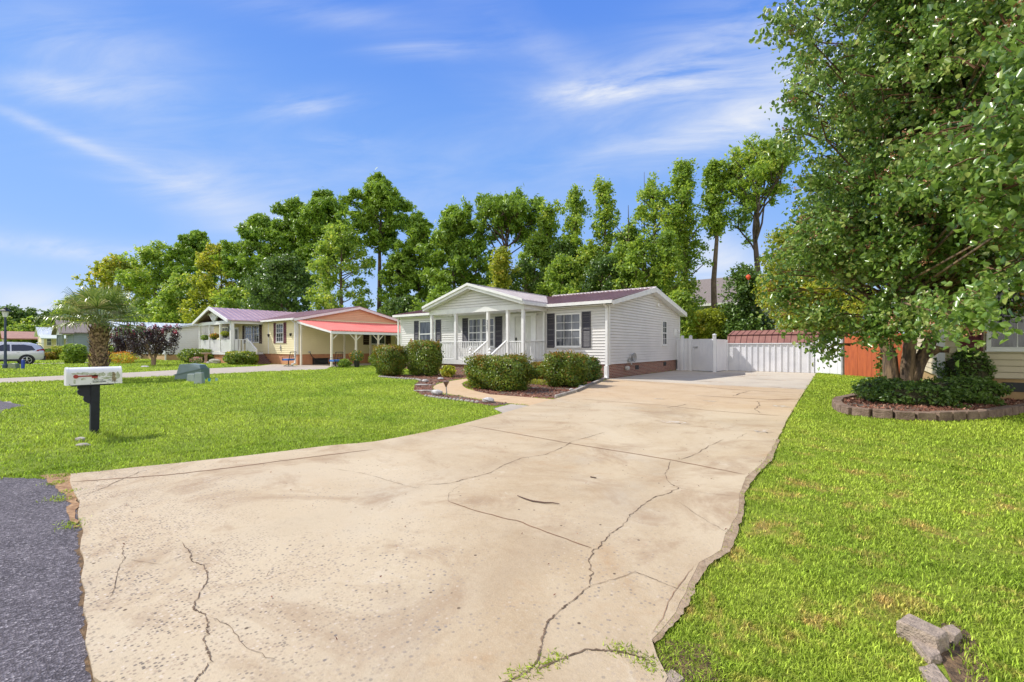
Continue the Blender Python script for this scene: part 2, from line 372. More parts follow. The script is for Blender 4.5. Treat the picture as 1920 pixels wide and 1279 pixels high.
m_blue = mat('blue_plastic', (.02, .06, .38), None, rough=.5)
m_terra = mat('terracotta_wash', (.56, .27, .14), (.48, .21, .11), 2.5, .8)
m_fred = mat('rust_red_boards', (.44, .105, .030), (.32, .07, .022), 2.5, .7, stretch=(4, 4, .6), bump=.2)
m_fwh = mat('white_boards', (.72, .72, .75), (.61, .62, .66), 1.6, .6)
m_shed = mat('barn_red_shingle', (.21, .085, .070), (.29, .135, .11), 3, .7, bump=.3)
m_shin = mat('brown_grey_shingle', (.155, .125, .11), (.21, .18, .165), 8, .85, bump=.3)
m_bark = mat('bark', (.17, .125, .085), (.075, .055, .04), 9, .9, bump=.8, bscale=30, stretch=(1, 1, .35))
m_pbark = mat('pine_bark', (.12, .085, .065), (.05, .036, .028), 6, .9, bump=.6, stretch=(1, 1, .3))
m_stone = mat('pale_stone', (.55, .54, .52), (.35, .34, .33), 9, .85, bump=.6)
m_soil = mat('dark_soil', (.075, .048, .026), (.24, .15, .075), 26, .95, bump=1)
# leaves
l_pear = leafmat('pear_leaf', (0.067, 0.147, 0.022), (0.224, 0.354, 0.065), (0.358, 0.433, 0.130), rough=.30, trans=.38, spec=.75, cl=.9)
l_pine = leafmat('pine_needle', (0.090, 0.186, 0.019), (0.256, 0.399, 0.035), None, rough=.5, trans=.25, cl=.35)
l_dec = leafmat('green_leaf', (0.118, 0.215, 0.026), (0.296, 0.430, 0.048), (0.423, 0.486, 0.065), rough=.45, trans=.4, cl=.3)
l_lite = leafmat('yellow_green_leaf', (0.179, 0.243, 0.022), (0.357, 0.405, 0.035), (0.476, 0.405, 0.048), rough=.45, trans=.45, cl=.3)
l_dark = leafmat('dark_green_leaf', (0.046, 0.103, 0.019), (0.140, 0.237, 0.035), None, rough=.4, trans=.25, cl=.4)
l_box = leafmat('hedge_leaf', (0.062, 0.121, 0.015), (0.213, 0.306, 0.033), (0.300, 0.330, 0.060), rough=.35, trans=.3, cl=2.0)
l_boxo = leafmat('bronze_hedge_leaf', (0.110, 0.127, 0.012), (0.317, 0.230, 0.020), (0.427, 0.161, 0.030), rough=.4, trans=.35, cl=2)
l_myr = leafmat('purple_leaf', (.020, .010, .014), (.06, .030, .030), (.08, .09, .03), rough=.4, trans=.2, cl=1.2)
l_red = leafmat('crimson_blossom', (.32, .02, .05), (.50, .06, .10), (.25, .05, .04), rough=.6, trans=.3, cl=1)
l_org = leafmat('orange_blossom', (.55, .14, .01), (.60, .32, .02), (.20, .26, .03), rough=.6, trans=.3, cl=2)
l_pink = leafmat('pink_blossom', (.60, .20, .22), (.70, .45, .40), (.2, .1, .06), rough=.6, trans=.3, cl=3)
l_palm = leafmat('palm_leaf', (0.070, 0.132, 0.020), (0.204, 0.264, 0.060), (0.382, 0.360, 0.140), rough=.35, trans=.3, cl=.7)
l_mulch = leafmat('mulch_chip', (.12, .05, .03), (.30, .13, .08), (.45, .30, .20), rough=.9, trans=0, cl=2)

def ground_mat(name, kind):
    m = bpy.data.materials.new(name); m.use_nodes = True
    nt = m.node_tree; N, L = nt.nodes, nt.links; p = N['Principled BSDF']; geo = N.new('ShaderNodeNewGeometry'); pos = geo.outputs['Position']
    def noise(sc, det=5, ro=.6, dist=0):
        n = N.new('ShaderNodeTexNoise'); n.inputs['Scale'].default_value = sc; n.inputs['Detail'].default_value = det; n.inputs['Roughness'].default_value = ro; n.inputs['Distortion'].default_value = dist
        L.new(pos, n.inputs['Vector']); return n.outputs['Fac']
    def ramp(f, stops):
        r = N.new('ShaderNodeValToRGB'); e = r.color_ramp.elements
        while len(e) < len(stops): e.new(.5)
        for k, (q, c) in zip(e, stops): k.position = q; k.color = (*c, 1) if isinstance(c, tuple) else (c, c, c, 1)
        L.new(f, r.inputs[0]); return r.outputs[0]
    def mix(f, a, b, mode='MIX'):
        x = N.new('ShaderNodeMix'); x.data_type = 'RGBA'; x.blend_type = mode
        if isinstance(f, float): x.inputs[0].default_value = f
        else: L.new(f, x.inputs[0])
        for i, v in ((6, a), (7, b)):
            if isinstance(v, tuple): x.inputs[i].default_value = (*v, 1)
            else: L.new(v, x.inputs[i])
        return x.outputs[2]
    def vor(sc, feat='F1'):
        v = N.new('ShaderNodeTexVoronoi'); v.inputs['Scale'].default_value = sc; v.feature = feat; L.new(pos, v.inputs['Vector']); return v
    p.inputs['Roughness'].default_value = .9; p.inputs['Specular IOR Level'].default_value = .2
    if kind in ('grass', 'blade'):
        big = ramp(noise(.55, 4, .65, .4), [(.40, (.29, .40, .034)), (.60, (.41, .52, .056))])
        fine = ramp(noise(9, 6, .75), [(.3, (.16, .24, .020)), (.7, (.52, .60, .090))])
        c = mix(.5, big, fine)
        sx = N.new('ShaderNodeSeparateXYZ'); L.new(pos, sx.inputs[0])
        near = N.new('ShaderNodeMapRange'); L.new(sx.outputs[0], near.inputs[0]); near.inputs[1].default_value = -1.6; near.inputs[2].default_value = -.9
        ny = N.new('ShaderNodeMapRange'); L.new(sx.outputs[1], ny.inputs[0]); ny.inputs[1].default_value = 10; ny.inputs[2].default_value = 5.5
        pr = N.new('ShaderNodeMath'); pr.operation = 'MULTIPLY'; L.new(near.outputs[0], pr.inputs[0]); L.new(ny.outputs[0], pr.inputs[1])
        dry = ramp(noise(2.6, 6, .72, .5), [(.53, 0.0), (.65, .85)])
        f = N.new('ShaderNodeMath'); f.operation = 'MULTIPLY'; L.new(pr.outputs[0], f.inputs[0]); L.new(dry, f.inputs[1])
        deep = ramp(noise(.33, 5, .7, .8), [(.46, 0.0), (.62, .55)]); c = mix(deep, c, (.19, .31, .022))
        yel = ramp(noise(1.1, 5, .75, .5), [(.52, 0.0), (.74, .38)]); c = mix(yel, c, (.42, .47, .04))
        c = mix(f.outputs[0], c, (.56, .38, .13))
        if kind == 'grass':
            soil = ramp(noise(14, 5, .8), [(.36, 1.0), (.46, 0.0)]); c = mix(soil, c, (.09, .12, .012)); c = mix(.22, c, (.10, .12, .015))
            bp = N.new('ShaderNodeBump'); bp.inputs['Strength'].default_value = 1.0; bp.inputs['Distance'].default_value = .05; L.new(noise(30, 4, .8), bp.inputs['Height']); L.new(bp.outputs[0], p.inputs['Normal'])
            L.new(c, p.inputs['Base Color'])
        else:
            at = N.new('ShaderNodeAttribute'); at.attribute_name = 'rnd'
            r = ramp(at.outputs['Fac'], [(0.0, .45), (.6, 1.1), (.93, 1.45), (1.0, 2.1)]); c = mix(1.0, c, r, 'MULTIPLY')
            L.new(c, p.inputs['Base Color']); p.inputs['Roughness'].default_value = .55; p.inputs['Specular IOR Level'].default_value = .2
            t = N.new('ShaderNodeBsdfTranslucent'); hs = N.new('ShaderNodeHueSaturation'); hs.inputs['Value'].default_value = 1.4; L.new(c, hs.inputs['Color']); L.new(hs.outputs[0], t.inputs['Color'])
            ms = N.new('ShaderNodeMixShader'); ms.inputs[0].default_value = .3; L.new(p.outputs[0], ms.inputs[1]); L.new(t.outputs[0], ms.inputs[2]); L.new(ms.outputs[0], N['Material Output'].inputs[0])
    elif kind == 'concrete':
        c = ramp(noise(.55, 5, .6, .6), [(.32, (.29, .20, .105)), (.5, (.40, .295, .17)), (.66, (.48, .38, .24))])
        fine = ramp(noise(26, 6, .8), [(.3, (.33, .25, .165)), (.7, (.56, .46, .34))]); c = mix(.42, c, fine)
        grit = ramp(noise(130, 4, .85), [(.30, (.20, .15, .10)), (.52, (.42, .32, .19)), (.72, (.60, .51, .37))]); c = mix(.24, c, grit)
        st = ramp(noise(1.5, 6, .7, 1.2), [(.54, 0.0), (.72, .55)]); c = mix(st, c, (.38, .235, .12))
        lt = ramp(noise(.6, 7, .7, .6), [(.48, 0.0), (.72, .6)]); c = mix(lt, c, (.50, .415, .285))
        dk = ramp(noise(2.6, 7, .75, .6), [(.58, 0.0), (.75, .45)]); c = mix(dk, c, (.20, .155, .11))
        sy_ = N.new('ShaderNodeSeparateXYZ'); L.new(pos, sy_.inputs[0]); wv = N.new('ShaderNodeMath'); wv.operation = 'MULTIPLY_ADD'; L.new(noise(.5, 2), wv.inputs[0]); wv.inputs[1].default_value = .9; L.new(sy_.outputs[0], wv.inputs[2])
        sn = N.new('ShaderNodeMath'); sn.operation = 'SINE'; m3 = N.new('ShaderNodeMath'); m3.operation = 'MULTIPLY'; L.new(wv.outputs[0], m3.inputs[0]); m3.inputs[1].default_value = 3.9; L.new(m3.outputs[0], sn.inputs[0])
        tr_ = ramp(sn.outputs[0], [(.45, 0.0), (1.0, .22)]); c = mix(tr_, c, (.30, .235, .165))
        gr = ramp(noise(.7, 6, .65, .3), [(.54, 0.0), (.72, .5)]); c = mix(gr, c, (.38, .345, .29))
        sx = N.new('ShaderNodeSeparateXYZ'); L.new(pos, sx.inputs[0])
        big = ramp(noise(.42, 6, .68, .9), [(.40, 0.0), (.60, .62)]); c = mix(big, c, (.53, .445, .315))
        big2 = ramp(noise(.75, 7, .72, 1.4), [(.52, 0.0), (.66, .65)]); c = mix(big2, c, (.30, .205, .125))
        ws = ramp(noise(2.1, 7, .78, .4), [(.60, 0.0), (.70, .6)]); c = mix(ws, c, (.56, .49, .37))
        # the slabs nearest the fence are greyer, the ones beside the house warmer
        far = N.new('ShaderNodeMapRange'); L.new(sx.outputs[1], far.inputs[0]); far.inputs[1].default_value = 16.2; far.inputs[2].default_value = 16.6
        c = mix(far.outputs[0], c, mix(.45, c, (.52, .50, .45)))
        mid = N.new('ShaderNodeMapRange'); L.new(sx.outputs[1], mid.inputs[0]); mid.inputs[1].default_value = 9.0; mid.inputs[2].default_value = 11.0
        md = N.new('ShaderNodeMath'); md.operation = 'SUBTRACT'; L.new(mid.outputs[0], md.inputs[0]); L.new(far.outputs[0], md.inputs[1]); md.use_clamp = True
        c = mix(md.outputs[0], c, mix(.35, c, (.56, .38, .22)))
        # exposed stones: where the surface has worn away near the street
        wr = N.new('ShaderNodeMapRange'); L.new(sx.outputs[1], wr.inputs[0]); wr.inputs[1].default_value = 4.2; wr.inputs[2].default_value = 1.4
        patch = ramp(noise(1.1, 4, .6), [(.42, 0.0), (.56, 1.0)])
        wm = N.new('ShaderNodeMath'); wm.operation = 'MULTIPLY'; L.new(wr.outputs[0], wm.inputs[0]); L.new(patch, wm.inputs[1])
        v = vor(34); sc = ramp(v.outputs['Color'], [(.0, (.09, .09, .10)), (.4, (.30, .25, .20)), (.7, (.44, .35, .25)), (1.0, (.55, .47, .37))])
        dot = ramp(v.outputs['Distance'], [(.20, 1.0), (.34, 0.0)])
        dm = N.new('ShaderNodeMath'); dm.operation = 'MULTIPLY'; L.new(dot, dm.inputs[0]); L.new(wm.outputs[0], dm.inputs[1]); c = mix(dm.outputs[0], c, sc)
        # coarse worn zone by the road: dark pits and grey pebbles
        lx = N.new('ShaderNodeMapRange'); L.new(sx.outputs[0], lx.inputs[0]); lx.inputs[1].default_value = -1.2; lx.inputs[2].default_value = -2.2
        ly = N.new('ShaderNodeMapRange'); L.new(sx.outputs[1], ly.inputs[0]); ly.inputs[1].default_value = 1.75; ly.inputs[2].default_value = .9
        lm = N.new('ShaderNodeMath'); lm.operation = 'MULTIPLY'; L.new(lx.outputs[0], lm.inputs[0]); L.new(ly.outputs[0], lm.inputs[1])
        lm2 = N.new('ShaderNodeMath'); lm2.operation = 'MULTIPLY'; L.new(lm.outputs[0], lm2.inputs[0]); L.new(ramp(noise(3.2, 4, .7), [(.38, 0.0), (.52, 1.0)]), lm2.inputs[1])
        v4 = vor(60); peb = ramp(v4.outputs['Color'], [(.25, (.10, .085, .08)), (.45, (.33, .25, .18)), (.7, (.50, .40, .28)), (.95, (.58, .52, .45))])
        pm4 = N.new('ShaderNodeMath'); pm4.operation = 'MULTIPLY'; L.new(ramp(v4.outputs['Distance'], [(.30, .85), (.5, 0.0)]), pm4.inputs[0]); L.new(lm2.outputs[0], pm4.inputs[1]); c = mix(pm4.outputs[0], c, peb)
        v2 = vor(15); keep = ramp(v2.outputs['Color'], [(.74, 0.0), (.76, 1.0)]); pit = ramp(v2.outputs['Distance'], [(.10, 1.0), (.17, 0.0)])
        pm = N.new('ShaderNodeMath'); pm.operation = 'MULTIPLY'; L.new(keep, pm.inputs[0]); L.new(pit, pm.inputs[1])
        pm2 = N.new('ShaderNodeMath'); pm2.operation = 'MULTIPLY'; L.new(pm.outputs[0], pm2.inputs[0]); L.new(ramp(noise(1.4, 3), [(.45, 0.0), (.55, 1.0)]), pm2.inputs[1])
        c = mix(pm2.outputs[0], c, (.10, .07, .05))
        L.new(c, p.inputs['Base Color'])
        bp = N.new('ShaderNodeBump'); bp.inputs['Strength'].default_value = .5; bp.inputs['Distance'].default_value = .01; L.new(noise(45, 5, .8), bp.inputs['Height']); L.new(bp.outputs[0], p.inputs['Normal'])
    elif kind == 'asphalt':
        v = vor(110); c = ramp(v.outputs['Color'], [(.1, (.03, .027, .032)), (.5, (.085, .077, .090)), (.78, (.23, .21, .23)), (1.0, (.58, .54, .55))])
        c = mix(.35, c, ramp(noise(3, 5), [(.3, (.065, .058, .064)), (.7, (.175, .155, .165))]))
        L.new(c, p.inputs['Base Color'])
        bp = N.new('ShaderNodeBump'); bp.inputs['Strength'].default_value = 1; bp.inputs['Distance'].default_value = .008; L.new(v.outputs['Distance'], bp.inputs['Height']); L.new(bp.outputs[0], p.inputs['Normal'])
    elif kind == 'walk':
        c = ramp(noise(4, 6, .7), [(.3, (.45, .31, .18)), (.7, (.54, .40, .25))]); L.new(c, p.inputs['Base Color'])
    elif kind == 'mulch':
        v = vor(38); c = ramp(v.outputs['Color'], [(.1, (.05, .025, .018)), (.5, (.19, .075, .045)), (.9, (.32, .17, .11))])
        c = mix(ramp(noise(1.3, 4), [(.45, 0.0), (.62, .9)]), c, (.13, .12, .10)); L.new(c, p.inputs['Base Color'])
        bp = N.new('ShaderNodeBump'); bp.inputs['Strength'].default_value = 1; bp.inputs['Distance'].default_value = .02; L.new(v.outputs['Distance'], bp.inputs['Height']); L.new(bp.outputs[0], p.inputs['Normal'])
    elif kind == 'pale':
        c = ramp(noise(2, 6, .7), [(.3, (.34, .29, .235)), (.7, (.43, .38, .32))]); L.new(c, p.inputs['Base Color'])
    return m
m_grass = ground_mat('lawn_ground', 'grass'); m_blade = ground_mat('grass_blade', 'blade'); m_con = ground_mat('stained_concrete', 'concrete')
m_asp = ground_mat('asphalt', 'asphalt'); m_walk = ground_mat('tan_walkway', 'walk'); m_mul = ground_mat('mulch_ground', 'mulch'); m_pale = ground_mat('pale_concrete', 'pale')
m_crack = mat('crack_dirt', (.07, .042, .024), (.20, .135, .085), 20, .95)
m_joint = mat('joint_dirt', (.26, .14, .075), (.17, .09, .05), 6, .95)
# ================================================================== setting
g = MB(); g.quad((-900, -300, 0), (500, -300, 0), (500, 900, 0), (-900, 900, 0)); struct(g.build('ground', m_grass))
road_edge = [(-200, .9), (-60, .75), (-20, .65), (-16.5, .72), (-15, 1.0), (-14.2, .62), (-11, .3), (-8, .26), G(0, 896), G(50, 898), G(100, 899), G(133, 897), G(140, 925), G(141, 950), G(150, 985), G(143, 1040), G(150, 1080), G(149, 1120), G(157, 1150), G(152, 1190), G(160, 1220), G(160, 1250), G(172, 1279), (-2.0, .30), (-1.3, .36), (-.3, .34), (3, .3), (120, .3)]
road = [(x, y) for x, y in road_edge]+[(120, -7), (-200, -7)]
_r = random.Random(9); _q = []
for p, q in zip(road, road[1:]+road[:1]):
    k = max(1, int(math.hypot(q[0]-p[0], q[1]-p[1])/.035)) if math.hypot(*p) < 9 and math.hypot(*q) < 9 else 1
    for i in range(k): _q.append((p[0]+(q[0]-p[0])*i/k+(_r.gauss(0, .009) if i else 0), p[1]+(q[1]-p[1])*i/k+(_r.gauss(0, .009) if i else 0)))
road = _q
flat('road', road, .006, m_asp)
dr_left = [(995, 761.5), (930, 780), (870, 796), (800, 812), (740, 824), (700, 831), (620, 838), (540, 848), (440, 860), (330, 872), (250, 880), (190, 887), (133, 892)]
dr_st = [(131, 905), (140, 930), (150, 945), (147, 975), (157, 1000), (150, 1035), (158, 1060), (152, 1090), (160, 1115), (156, 1150), (165, 1175), (160, 1210), (168, 1240), (176, 1279)]
dr_right = [(1252, 1279), (1232, 1240), (1222, 1208), (1240, 1190), (1267, 1156), (1291, 1101), (1311, 1061), (1352, 1037), (1360, 1006), (1384, 966), (1386, 930), (1398, 899), (1433, 867), (1458, 825), (1475, 790), (1500, 748), (1530, 701)]
driveway = [G(*p) for p in dr_left+dr_st]+[(-2.1, .42), (-1.1, .46), (-.62, .7)]+[G(*p) for p in dr_right]+[(-1.8, 27.5), (-8.28, 27.5), (-8.28, 16.9)]+[G(*p) for p in [(1116, 721), (1042, 749)]]
_r = random.Random(4); _d = []
for p, q in zip(driveway, driveway[1:]+driveway[:1]):
    l = math.hypot(q[0]-p[0], q[1]-p[1]); dist = math.hypot(*p); k = max(1, int(l/(.05+.02*dist))) if dist < 9 else 1
    for i in range(k): _d.append((p[0]+(q[0]-p[0])*i/k+(_r.gauss(0, .006) if i else 0), p[1]+(q[1]-p[1])*i/k+(_r.gauss(0, .006) if i else 0)))
driveway = _d
dro = flat('driveway', driveway, .022, m_con, th=.03)
def ribbon(mb, pts, w, z, jit=.3, sub=6, amp=.012):
    P = []
    for i in range(len(pts)-1):
        for k in range(sub):
            t = k/sub; P.append((pts[i][0]*(1-t)+pts[i+1][0]*t+(random.gauss(0, amp) if amp else 0), pts[i][1]*(1-t)+pts[i+1][1]*t+(random.gauss(0, amp) if amp else 0)))
    P.append(pts[-1]); n = len(P)
    Lp, Rp = [], []
    for i, p in enumerate(P):
        q0, q1 = P[max(0, i-1)], P[min(n-1, i+1)]; dx, dy = q1[0]-q0[0], q1[1]-q0[1]; l = math.hypot(dx, dy)+1e-9
        ww = w*.5*random.uniform(1-jit, 1+jit)*(min(1, .25+min(i, n-1-i)/3)); Lp.append((p[0]-dy/l*ww, p[1]+dx/l*ww, z)); Rp.append((p[0]+dy/l*ww, p[1]-dx/l*ww, z))
    k = len(mb.v); mb.v += Lp+Rp
    for i in range(n-1): mb.f.append((k+n+i, k+n+i+1, k+i+1, k+i))
GG = lambda pts: [G(px, py, .022) for px, py in pts]
j = MB()
for pts, w in [([(880, 798), (1065, 831), (1255, 862), (1397, 890)], .018), ([(1072, 747), (1240, 760), (1330, 770), (1477, 781)], .022), ([(1150, 711), (1264, 720.5), (1380, 731), (1511, 737.5)], .035), ([(1303, 741.5), (1444, 749.4), (1503, 748.6)], .05),
               ([(131, 904), (246, 896), (321, 890), (426, 878), (500, 868), (600, 855), (700, 843)], .02), ([(840, 940), (891, 958), (978, 980), (1037, 1002), (1109, 1028)], .009), ([(1224, 1190), (1262, 1112), (1300, 1062)], .003)]:
    ribbon(j, GG(pts), w, .025, .3, 8, .004)
j.build('slab_joint', m_joint, dro)
cr = MB()
cracks = [([(800, 909), (840, 907), (879, 897), (919, 887), (942, 873), (978, 859), (1022, 853), (1053, 840), (1073, 828), (1109, 818), (1136, 810)], .011), ([(1358, 824), (1330, 836), (1303, 853), (1271, 863)], .012),
          ([(1257, 863), (1253, 879), (1247, 887), (1255, 907), (1273, 915), (1251, 926), (1222, 935), (1200, 952), (1182, 966), (1170, 984), (1148, 998), (1136, 1012), (1117, 1029), (1103, 1049), (1109, 1073), (1107, 1099)], .010),
          ([(1107, 1099), (1073, 1127), (1045, 1148), (1024, 1170), (1018, 1192), (1014, 1212), (1008, 1241), (990, 1259), (958, 1275), (930, 1290)], .013), ([(1008, 1255), (1030, 1246), (1061, 1233), (1097, 1219), (1128, 1220), (1148, 1221), (1180, 1227), (1216, 1239)], .014),
          ([(1108, 1099), (1144, 1089), (1192, 1073), (1235, 1091), (1281, 1109)], .006), ([(339, 1017), (357, 1037), (360, 1053), (383, 1061), (391, 1078), (383, 1099), (370, 1122), (362, 1142), (380, 1151), (391, 1168), (388, 1191), (382, 1204), (391, 1224), (396, 1242), (377, 1263), (364, 1279), (350, 1300)], .008),
          ([(147, 930), (183, 920), (229, 899), (268, 883)], .012), ([(229, 1020), (232, 1047), (218, 1073), (216, 1102), (206, 1122)], .006), ([(1374, 743), (1389, 737), (1406, 733.5)], .06), ([(620, 878), (690, 890), (740, 905), (780, 915), (800, 909)], .007),
          ([(840, 940), (842, 925), (870, 905)], .005), ([(1420, 752), (1424, 760), (1416, 768), (1428, 776)], .03), ([(1250, 765), (1270, 762), (1290, 757)], .02), ([(383, 1151), (430, 1175), (460, 1215), (520, 1240)], .004), ([(1380, 824), (1400, 812)], .008), ([(1273, 915), (1320, 925), (1386, 931)], .005), ([(1270, 940), (1330, 980), (1360, 997)], .005), ([(1150, 800), (1180, 797), (1205, 790)], .012), ([(357, 1037), (300, 1060), (232, 1047)], .004)]
for pts, w in cracks: ribbon(cr, GG(pts), w*.48, .0255, .7, 6, .0012*max(2.2, min(9, math.hypot(*G(*pts[0])))))
for pts, w in [cracks[0], cracks[2], cracks[3], cracks[4], cracks[6], cracks[6]]:
    for _ in range(16):
        k_ = random.randrange(len(pts)-1); t_ = random.random(); c_ = G(pts[k_][0]*(1-t_)+pts[k_+1][0]*t_, pts[k_][1]*(1-t_)+pts[k_+1][1]*t_, .022); rr_ = random.uniform(.002, .0075)*max(1, math.hypot(*c_)/3)
        pg = [(c_[0]+math.cos(q)*rr_*random.uniform(.5, 1.4), c_[1]+math.sin(q)*rr_*random.uniform(.5, 1.4), .0253) for q in [i*2*math.pi/7 for i in range(7)]]
        cr.v += pg; cr.f.append(tuple(range(len(cr.v)-7, len(cr.v))))
cr.build('crack', m_crack, dro)
m_scar = mat('bare_white_scar', (.50, .45, .37), (.41, .31, .20), 9, .9, mix=(.40, .54)); sc_ = MB()
for (px, py, rx, ry) in [(1262, 792, .35, .16), (1432, 809, .14, .22), (1466, 762, .30, .22), (1330, 752, .25, .12), (1235, 748, .2, .12)]:
    c = G(px, py, .022); pol = [(c[0]+math.cos(t)*rx*random.uniform(.4, 1.1), c[1]+math.sin(t)*ry*random.uniform(.4, 1.1), .0245) for t in [i*2*math.pi/22 for i in range(22)]]
    for i in range(22): sc_.quad((c[0], c[1], .0245), pol[i], pol[(i+1) % 22])
sc_.build('worn_patch', m_scar, dro)
m_rust = mat('rust_stain', (.46, .30, .17), (.50, .46, .40), 8, .9, mix=(.45, .62)); ru = MB()
for (px, py, rx, ry) in [(1400, 703, 1.3, .22), (1375, 705, .9, .15), (1445, 712, 1.0, .12), (1340, 716, .7, .12), (1470, 727, .8, .12)]:
    c = G(px, py, .022); pol = [(c[0]+math.cos(t)*rx*random.uniform(.3, 1.1), c[1]+math.sin(t)*ry*random.uniform(.3, 1.1)-.10*math.cos(t)*rx, .0246) for t in [i*2*math.pi/26 for i in range(26)]]
    for i in range(26): ru.quad((c[0], c[1], .0246), pol[i], pol[(i+1) % 26])
ru.build('stain', m_rust, dro)
# crumbling edge of the slab, a lower step of old concrete along the lawn
m_edge = mat('worn_edge_concrete', (.36, .27, .18), (.24, .165, .10), 9, .95, bump=.8)
eg = [(1458, 825), (1433, 867), (1398, 899), (1386, 930), (1384, 966), (1360, 1006), (1352, 1037), (1311, 1061), (1291, 1101), (1267, 1156), (1240, 1190), (1222, 1208)]
ex_ = [(1228, 1214), (1252, 1192), (1282, 1158), (1305, 1104), (1330, 1064), (1368, 1040), (1382, 1008), (1394, 968), (1396, 930), (1414, 899), (1446, 867), (1462, 828)]
def rough(P, amp, sub=7):
    out = []
    for p, q in zip(P, P[1:]):
        for k in range(sub):
            t = k/sub; out.append((p[0]+(q[0]-p[0])*t+random.gauss(0, amp), p[1]+(q[1]-p[1])*t+random.gauss(0, amp)))
    return out+[P[-1]]
flat('kerb_strip', [G(*p) for p in eg]+rough([G(*p) for p in ex_], .0045), .0205, m_edge)
walk = [(1044.5, 750.5), (981, 745.5), (919, 740.7), (894, 735), (877, 730), (868, 725), (866, 720), (872, 716.5), (883, 713), (896, 711), (893, 708.5), (869, 711.5), (852, 714), (835, 717.3), (822, 720.5), (814, 724.4), (812, 728), (818, 733), (832, 739), (869, 744.6), (911, 751), (953, 756.7), (995, 761.5)]
walkp = [G(*p) for p in walk]; flat('path', walkp, .018, m_walk, th=.02)
bed = [(1116, 720), (1042, 748.5), (981, 745.5), (919, 740.7), (894, 735), (866, 722), (900, 706), (1000, 700), (1136, 708)]
bedp = [G(*p) for p in bed[:6]]+[(-13.2, 15.2), (-11.3, 15.2), (-11.3, 16.9), (-8.3, 16.9)]
bed2 = [(962, 757), (911, 752), (869, 745), (832, 740), (814, 734), (811, 726), (822, 719), (852, 713), (880, 709), (884, 703), (827, 701), (770, 703), (712, 703), (716, 709), (760, 711), (790, 713), (782, 718), (776, 724), (776, 733), (790, 741), (820, 747), (860, 752), (900, 758), (925, 762)]
bed2p = [G(*p) for p in bed2]
bo = flat('garden_bed', bedp, .009, m_mul); bo2 = flat('garden_bed', bed2p, .009, m_mul)
flat('path', [G(*p) for p in [(925, 767), (958, 758.5), (1000, 762.5), (945, 777)]], .012, m_pale)
ndrive = [G(*p) for p in [(-150, 722), (0, 710), (240, 699), (370, 692), (452, 688.3), (487, 686.7), (514, 682.8), (556, 685.5)]]+[(-32.2, 15.5), (-32.2, 25), (-27.3, 25), (-27.3, 15.2)]+[G(*p) for p in [(612, 693), (560, 695), (482, 698), (370, 704), (240, 709), (0, 719), (-150, 733)]]
flat('neighbour_driveway', ndrive, .010, m_pale)
ndrive2 = [(-51.8, .7), (-48.3, .7), (-48.3, 9), (-51.8, 9)]
flat('neighbour_driveway', ndrive2, .010, m_pale)
tbed = [(1568, 762), (1573, 770), (1590, 776), (1622, 781), (1665, 784.5), (1712, 786), (1770, 785.5), (1830, 781), (1880, 775), (1930, 769)]
tbedp = [G(*p) for p in tbed]+[(4.5, 14.2), (4.5, 15.6), (1.5, 15.6), (.2, 15.3), (-.3, 14.2), (-.6, 13.2)]
flat('garden_bed', tbedp, .10, m_mul)
# bare, dry spots on the verge
m_dry = mat('dry_soil', (.20, .10, .045), (.42, .26, .13), 24, .95, bump=.6)
for pts in ([(-40, 762), (0, 754), (18, 752), (26, 757), (14, 764), (0, 770), (-40, 775)],):
    flat('gravel_patch', [G(*p) for p in pts], .004, mat('gravel', (.30, .26, .30), (.16, .12, .12), 30, .95))
flat('soil_patch', rough([G(*p) for p in [(75, 893), (130, 888), (140, 905), (146, 935), (142, 965), (150, 990), (138, 992), (128, 960), (125, 930), (100, 912), (75, 893)]], .012, 5)[:-1], .011, m_dry)
flat('soil_patch', [G(*p) for p in [(1222, 1209), (1260, 1200), (1320, 1210), (1350, 1235), (1370, 1279), (1252, 1279), (1235, 1240)]], .004, m_soil)
flat('soil_patch', [G(*p) for p in [(1765, 1170), (1790, 1165), (1830, 1200), (1850, 1240), (1860, 1290), (1790, 1290), (1760, 1230)]], .003, m_soil)
gap = [G(*p) for p in [(122, 905), (170, 900), (180, 1000), (190, 1290), (150, 1290), (140, 1150), (134, 1050), (128, 960)]]; flat('soil_strip', gap, .0045, m_soil)
